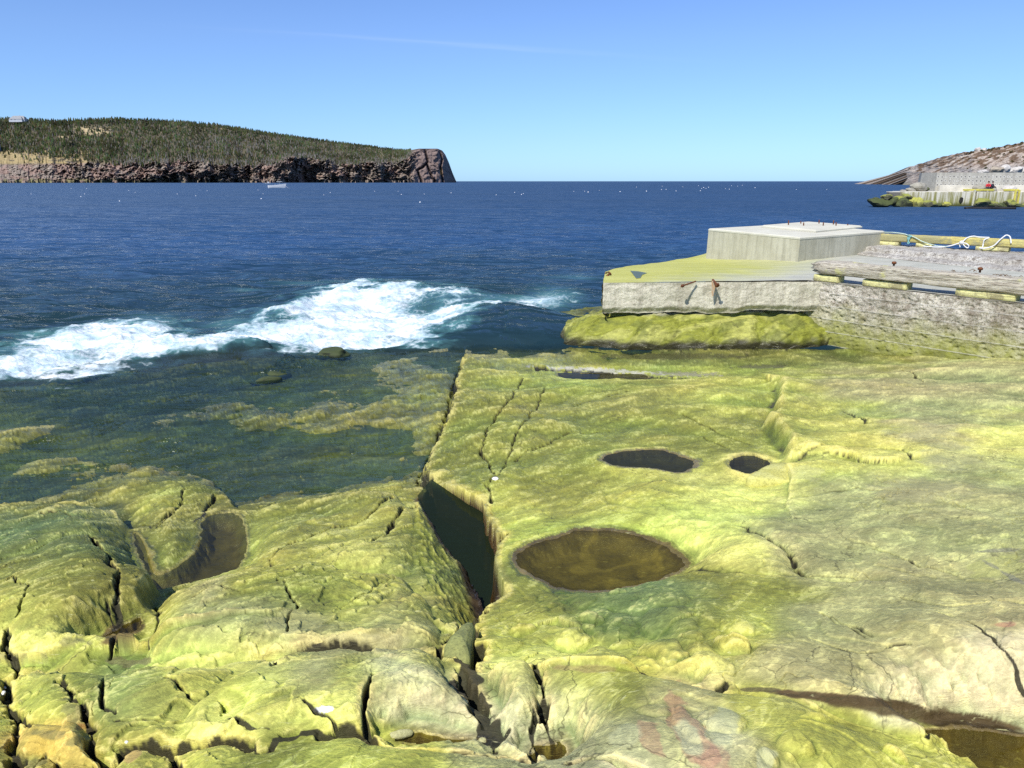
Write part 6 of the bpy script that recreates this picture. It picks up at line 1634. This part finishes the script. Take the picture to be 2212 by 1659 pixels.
# ================================================================== PEOPLE on the far quay
def skin_obj(name, pts, edges, radii, mat, parent=None, root=0, sub=1):
    me = bpy.data.meshes.new(name); me.from_pydata(pts, edges, []); o = bpy.data.objects.new(name, me); C.objects.link(o)
    md = o.modifiers.new("s", 'SKIN'); sv = me.skin_vertices[0].data
    for i, r_ in enumerate(radii): sv[i].radius = (r_, r_) if not isinstance(r_, tuple) else r_
    sv[root].use_root = True
    s2 = o.modifiers.new("u", 'SUBSURF'); s2.levels = sub; s2.render_levels = sub
    dg = bpy.context.evaluated_depsgraph_get(); ev = o.evaluated_get(dg); m2 = bpy.data.meshes.new_from_object(ev)
    o.modifiers.clear(); o.data = m2; m2.name = name; m2.materials.clear(); m2.materials.append(mat)
    for p in m2.polygons: p.use_smooth = True
    if parent: o.parent = parent
    return o
M_SKIN = plain("skin", (.50, .30, .22), .6); M_HAIR = plain("dark_hair", (.03, .02, .015), .7); M_JEAN = plain("dark_trousers", (.03, .035, .05), .8); M_RED = plain("red_jacket", (.50, .03, .04), .7); M_NAVY = plain("black_jacket", (.03, .03, .045), .7); M_SHOE = plain("dark_boot", (.03, .025, .02), .7)
def person(loc, rz, jacket, label, lean=0.05):
    root = empty("person", loc, rz); tag(root, label, "person", "people sitting on the far quay")
    # seated: pelvis at origin, facing -Y
    pts = [(0,0,.10),(0,.02,.30),(0,0-lean,.50),(0,-.02-lean,.60),(0,-.03-lean,.66),(0,-.05-lean,.78),
           (.19,-lean,.52),(.24,-.10-lean,.30),(.14,-.32-lean,.24),(.09,-.40-lean,.25),(-.19,-lean,.52),(-.24,-.10-lean,.30),(-.14,-.32-lean,.24),(-.09,-.40-lean,.25),
           (.10,-.02,.10),(.13,-.44,.16),(.13,-.50,-.26),(.13,-.62,-.30),(-.10,-.02,.10),(-.13,-.44,.16),(-.13,-.50,-.26),(-.13,-.62,-.30)]
    ed = [(0,1),(1,2),(2,3),(3,4),(4,5),(2,6),(6,7),(7,8),(8,9),(2,10),(10,11),(11,12),(12,13),(0,14),(14,15),(15,16),(16,17),(0,18),(18,19),(19,20),(20,21)]
    ra = [.14,.13,.14,.055,.085,.095,.06,.045,.035,.03,.06,.045,.035,.03,.085,.06,.045,.035,.085,.06,.045,.035]
    skin_obj("body", pts, ed, ra, M_SKIN, root)
    grow = lambda ids: ([pts[i] for i in ids])
    ids = [0,1,2,3,6,7,8,10,11,12]; mp = {a: k for k, a in enumerate(ids)}
    skin_obj("jacket", grow(ids), [(mp[a], mp[b]) for a, b in ed if a in mp and b in mp], [ra[i] + .03 for i in ids], jacket, root)
    ids = [0,14,15,16,18,19,20]; mp = {a: k for k, a in enumerate(ids)}
    skin_obj("trousers", grow(ids), [(mp[a], mp[b]) for a, b in ed if a in mp and b in mp], [ra[i] + .02 for i in ids], M_JEAN, root)
    bm = bmesh.new(); bmesh.ops.create_icosphere(bm, subdivisions=2, radius=.115)
    for v in bm.verts:
        if v.co.y < -.05 and v.co.z < .04: v.co.y = -.05
        v.co.z *= 1.1
    o = obj_bm("hair", bm, M_HAIR, root, True); o.location = (0, -.03 - lean, .80)
    for s in (-1, 1): 
        bm = bmesh.new(); bmesh.ops.create_icosphere(bm, subdivisions=1, radius=1)
        for v in bm.verts: v.co = Vector((v.co.x * .05, v.co.y * .13, v.co.z * .05))
        o = obj_bm("boot", bm, M_SHOE, root, True); o.location = (s * .13, -.58, -.31)
q = P(*z3(1778, 785), Y=YW - 2.6)
person((float(q[0]), float(q[1]), float(q[2]) - .05), -.5, M_RED, "person in a red jacket sitting on a pale rock on the far quay")
q = P(*z3(1822, 785), Y=YW - 2.6)
person((float(q[0]), float(q[1]), float(q[2]) - .05), .7, M_NAVY, "person in a black jacket sitting beside the one in red on the far quay")

# ================================================================== BOATS
M_HULL = plain("white_gelcoat", (.80, .80, .78), .35); M_DECK = plain("grey_deck", (.45, .45, .43), .6); M_CANV = plain("pale_canopy", (.70, .72, .74), .7); M_MET = plain("metal_tube", (.45, .46, .48), .3)
def hull_bm(L, W, H):
    bm = bmesh.new(); n = 14; k = 7; rows = []
    for i in range(n + 1):
        t = i / n; x = (t - .5) * L; w = W / 2 * (1 - max(0, (t - .55) / .45) ** 2.0) ** .75 * (.86 + .14 * min(1, t * 4)) + .01; sheer = H * (.72 + .42 * t ** 2.2) ; keel = -.25 * (1 - max(0, (t - .7) / .3) ** 2)
        row = []
        for j in range(-k, k + 1):
            s = j / k; a = abs(s); row.append(bm.verts.new((x + (.35 * a ** 2 * H if t > .97 else 0), math.copysign(w * min(1, a ** .55), s) if a else 0, keel + (sheer - keel) * a ** 1.7)))
        rows.append(row)
    for i in range(n):
        for j in range(2 * k): bm.faces.new((rows[i][j], rows[i + 1][j], rows[i + 1][j + 1], rows[i][j + 1]))
    bm.faces.new(rows[0]); bmesh.ops.recalc_face_normals(bm, faces=bm.faces); return bm
YB_ = 345.0
q = P(598, 406.2, Y=YB_)
boat = empty("motor_boat", (float(q[0]), float(q[1]), 0), .06); tag(boat, "white open motor boat with a small canopy moored off the headland", "boat")
obj_bm("hull", hull_bm(7.2, 2.4, 1.75), M_HULL, boat, True)
bm = bmesh.new(); v = [bm.verts.new(p) for p in [(-3.3, -.9, 1.0), (1.4, -.95, 1.05), (2.8, 0, 1.2), (1.4, .95, 1.05), (-3.3, .9, 1.0)]]; bm.faces.new(v); obj_bm("deck", bm, M_DECK, boat)
box_obj("console", .9, 1.5, -.45, .45, .6, 1.55, M_HULL, boat, .05); box_obj("windscreen", 1.5, 1.56, -.4, .4, 1.5, 1.9, M_WIN, boat, 0)
obj_bm("canopy_post", tube_bm([(1.2, 0, .6), (1.2, 0, 2.75)], .07, 8), M_HULL, boat); box_obj("canopy", .2, 2.5, -.8, .8, 2.72, 2.86, M_CANV, boat, .05)
box_obj("outboard_motor", -3.75, -3.4, -.2, .2, .2, 1.15, M_WIN, boat, .08); obj_bm("antenna", tube_bm([(-.6, .3, .7), (-.8, .3, 1.9)], .03, 6), M_HULL, boat)
o = obj_bm("mooring_line", tube_bm(spline([(q[0] + 3.4, q[1], 1.2), (q[0] + 4.3, q[1] - .3, .7), (q[0] + 5.3, q[1] - .6, 0)], 4), .04, 5), M_MET); tag(o, "thin line running from the white boat's bow down to the water", "mooring line")
q = P(578, 396.0, Y=1000)
b2 = empty("dinghy", (float(q[0]), 1000, 0), .05); tag(b2, "tiny pale boat just behind and left of the white motor boat", "boat")
o = obj_bm("hull", hull_bm(6.2, 2.4, 1.2), M_HULL, b2, True); box_obj("cabin", .2, 1.5, -.6, .6, .6, 2.4, M_HULL, b2, .05); box_obj("outboard_motor", -3.4, -3.1, -.2, .2, .2, 1.2, M_WIN, b2, .05)

# ================================================================== BUOYS
bm = bmesh.new(); bmesh.ops.create_uvsphere(bm, u_segments=12, v_segments=8, radius=.5); 
for v in bm.verts: v.co.z *= .85
bsrc = None; M_BUOY = plain("white_float", (.85, .85, .83), .4)
def z4(x, y): return .5 * x, 380.5 + .5 * y           # crop 0..1250 x 430..700
def z5(x, y): return 1106 + .5 * x, 380.5 + .5 * y
BU = [z4(a, b) + (r,) for a, b, r in [(135,78,.9),(308,54,.8),(375,55,.8),(350,89,1.2),(366,78,1),(517,109,1.5),(557,63,.8),(584,71,.8),(766,78,1),(846,86,1),(895,64,.8),(1115,61,.8),(1137,77,.8),(1129,99,1.6),(1399,82,.9),(1427,72,.9),(1619,66,.8),(1720,66,.7),(1734,80,1.1),(1833,78,.8),(1815,114,1.8),(1949,73,1),(2144,82,1)]]
BU += [z5(a, b) + (r,) for a, b, r in [(12,71,1),(41,80,1.2),(49,76,.9),(267,66,.8),(314,66,.8),(329,70,1.4),(377,62,.7),(467,68,1.2),(538,48,.8),(581,66,1.3),(646,59,.9),(649,44,.7),(666,58,.9),(709,65,1),(738,47,.7),(806,42,.7),(814,64,1),(819,54,.8),(828,50,1),(838,54,.8),(849,49,1),(922,55,.7),(939,57,.9),(948,42,.7),(975,44,.7),(995,40,.7),(1050,51,1),(1229,58,.7),(1360,58,.7)]]
me_b = None
for k_, (a_, b_, r_) in enumerate(BU):
    b_ = max(b_, 399); q = P(a_, b_, z=0.0)
    if me_b is None:
        o = obj_bm("buoy", bm, M_BUOY, None, True); me_b = o.data
    else:
        o = bpy.data.objects.new("buoy", me_b); C.objects.link(o)
    s_ = r_ * 1.9 * q[1] / 1658
    o.scale = (s_, s_, s_); o.location = (q[0], q[1], s_ * .15)
    big = r_ >= 1.3
    bigl = {13: "larger white buoy a little below the white motor boat", 20: "largest white buoy, below the red-brown dome of the headland", 5: "larger white buoy alone on the left, nearer than the small floats", 28: "larger white buoy right of the headland tip beside two small ones", 31: "larger white buoy midway between the headland and the pier"}
    tag(o, ((bigl.get(k_) or "larger white buoy on the open water near the horizon") if big else "tiny white buoy, one of many specks on the distant blue water"), "buoy", "larger white buoys on the sea" if big else "small white buoys on the sea")
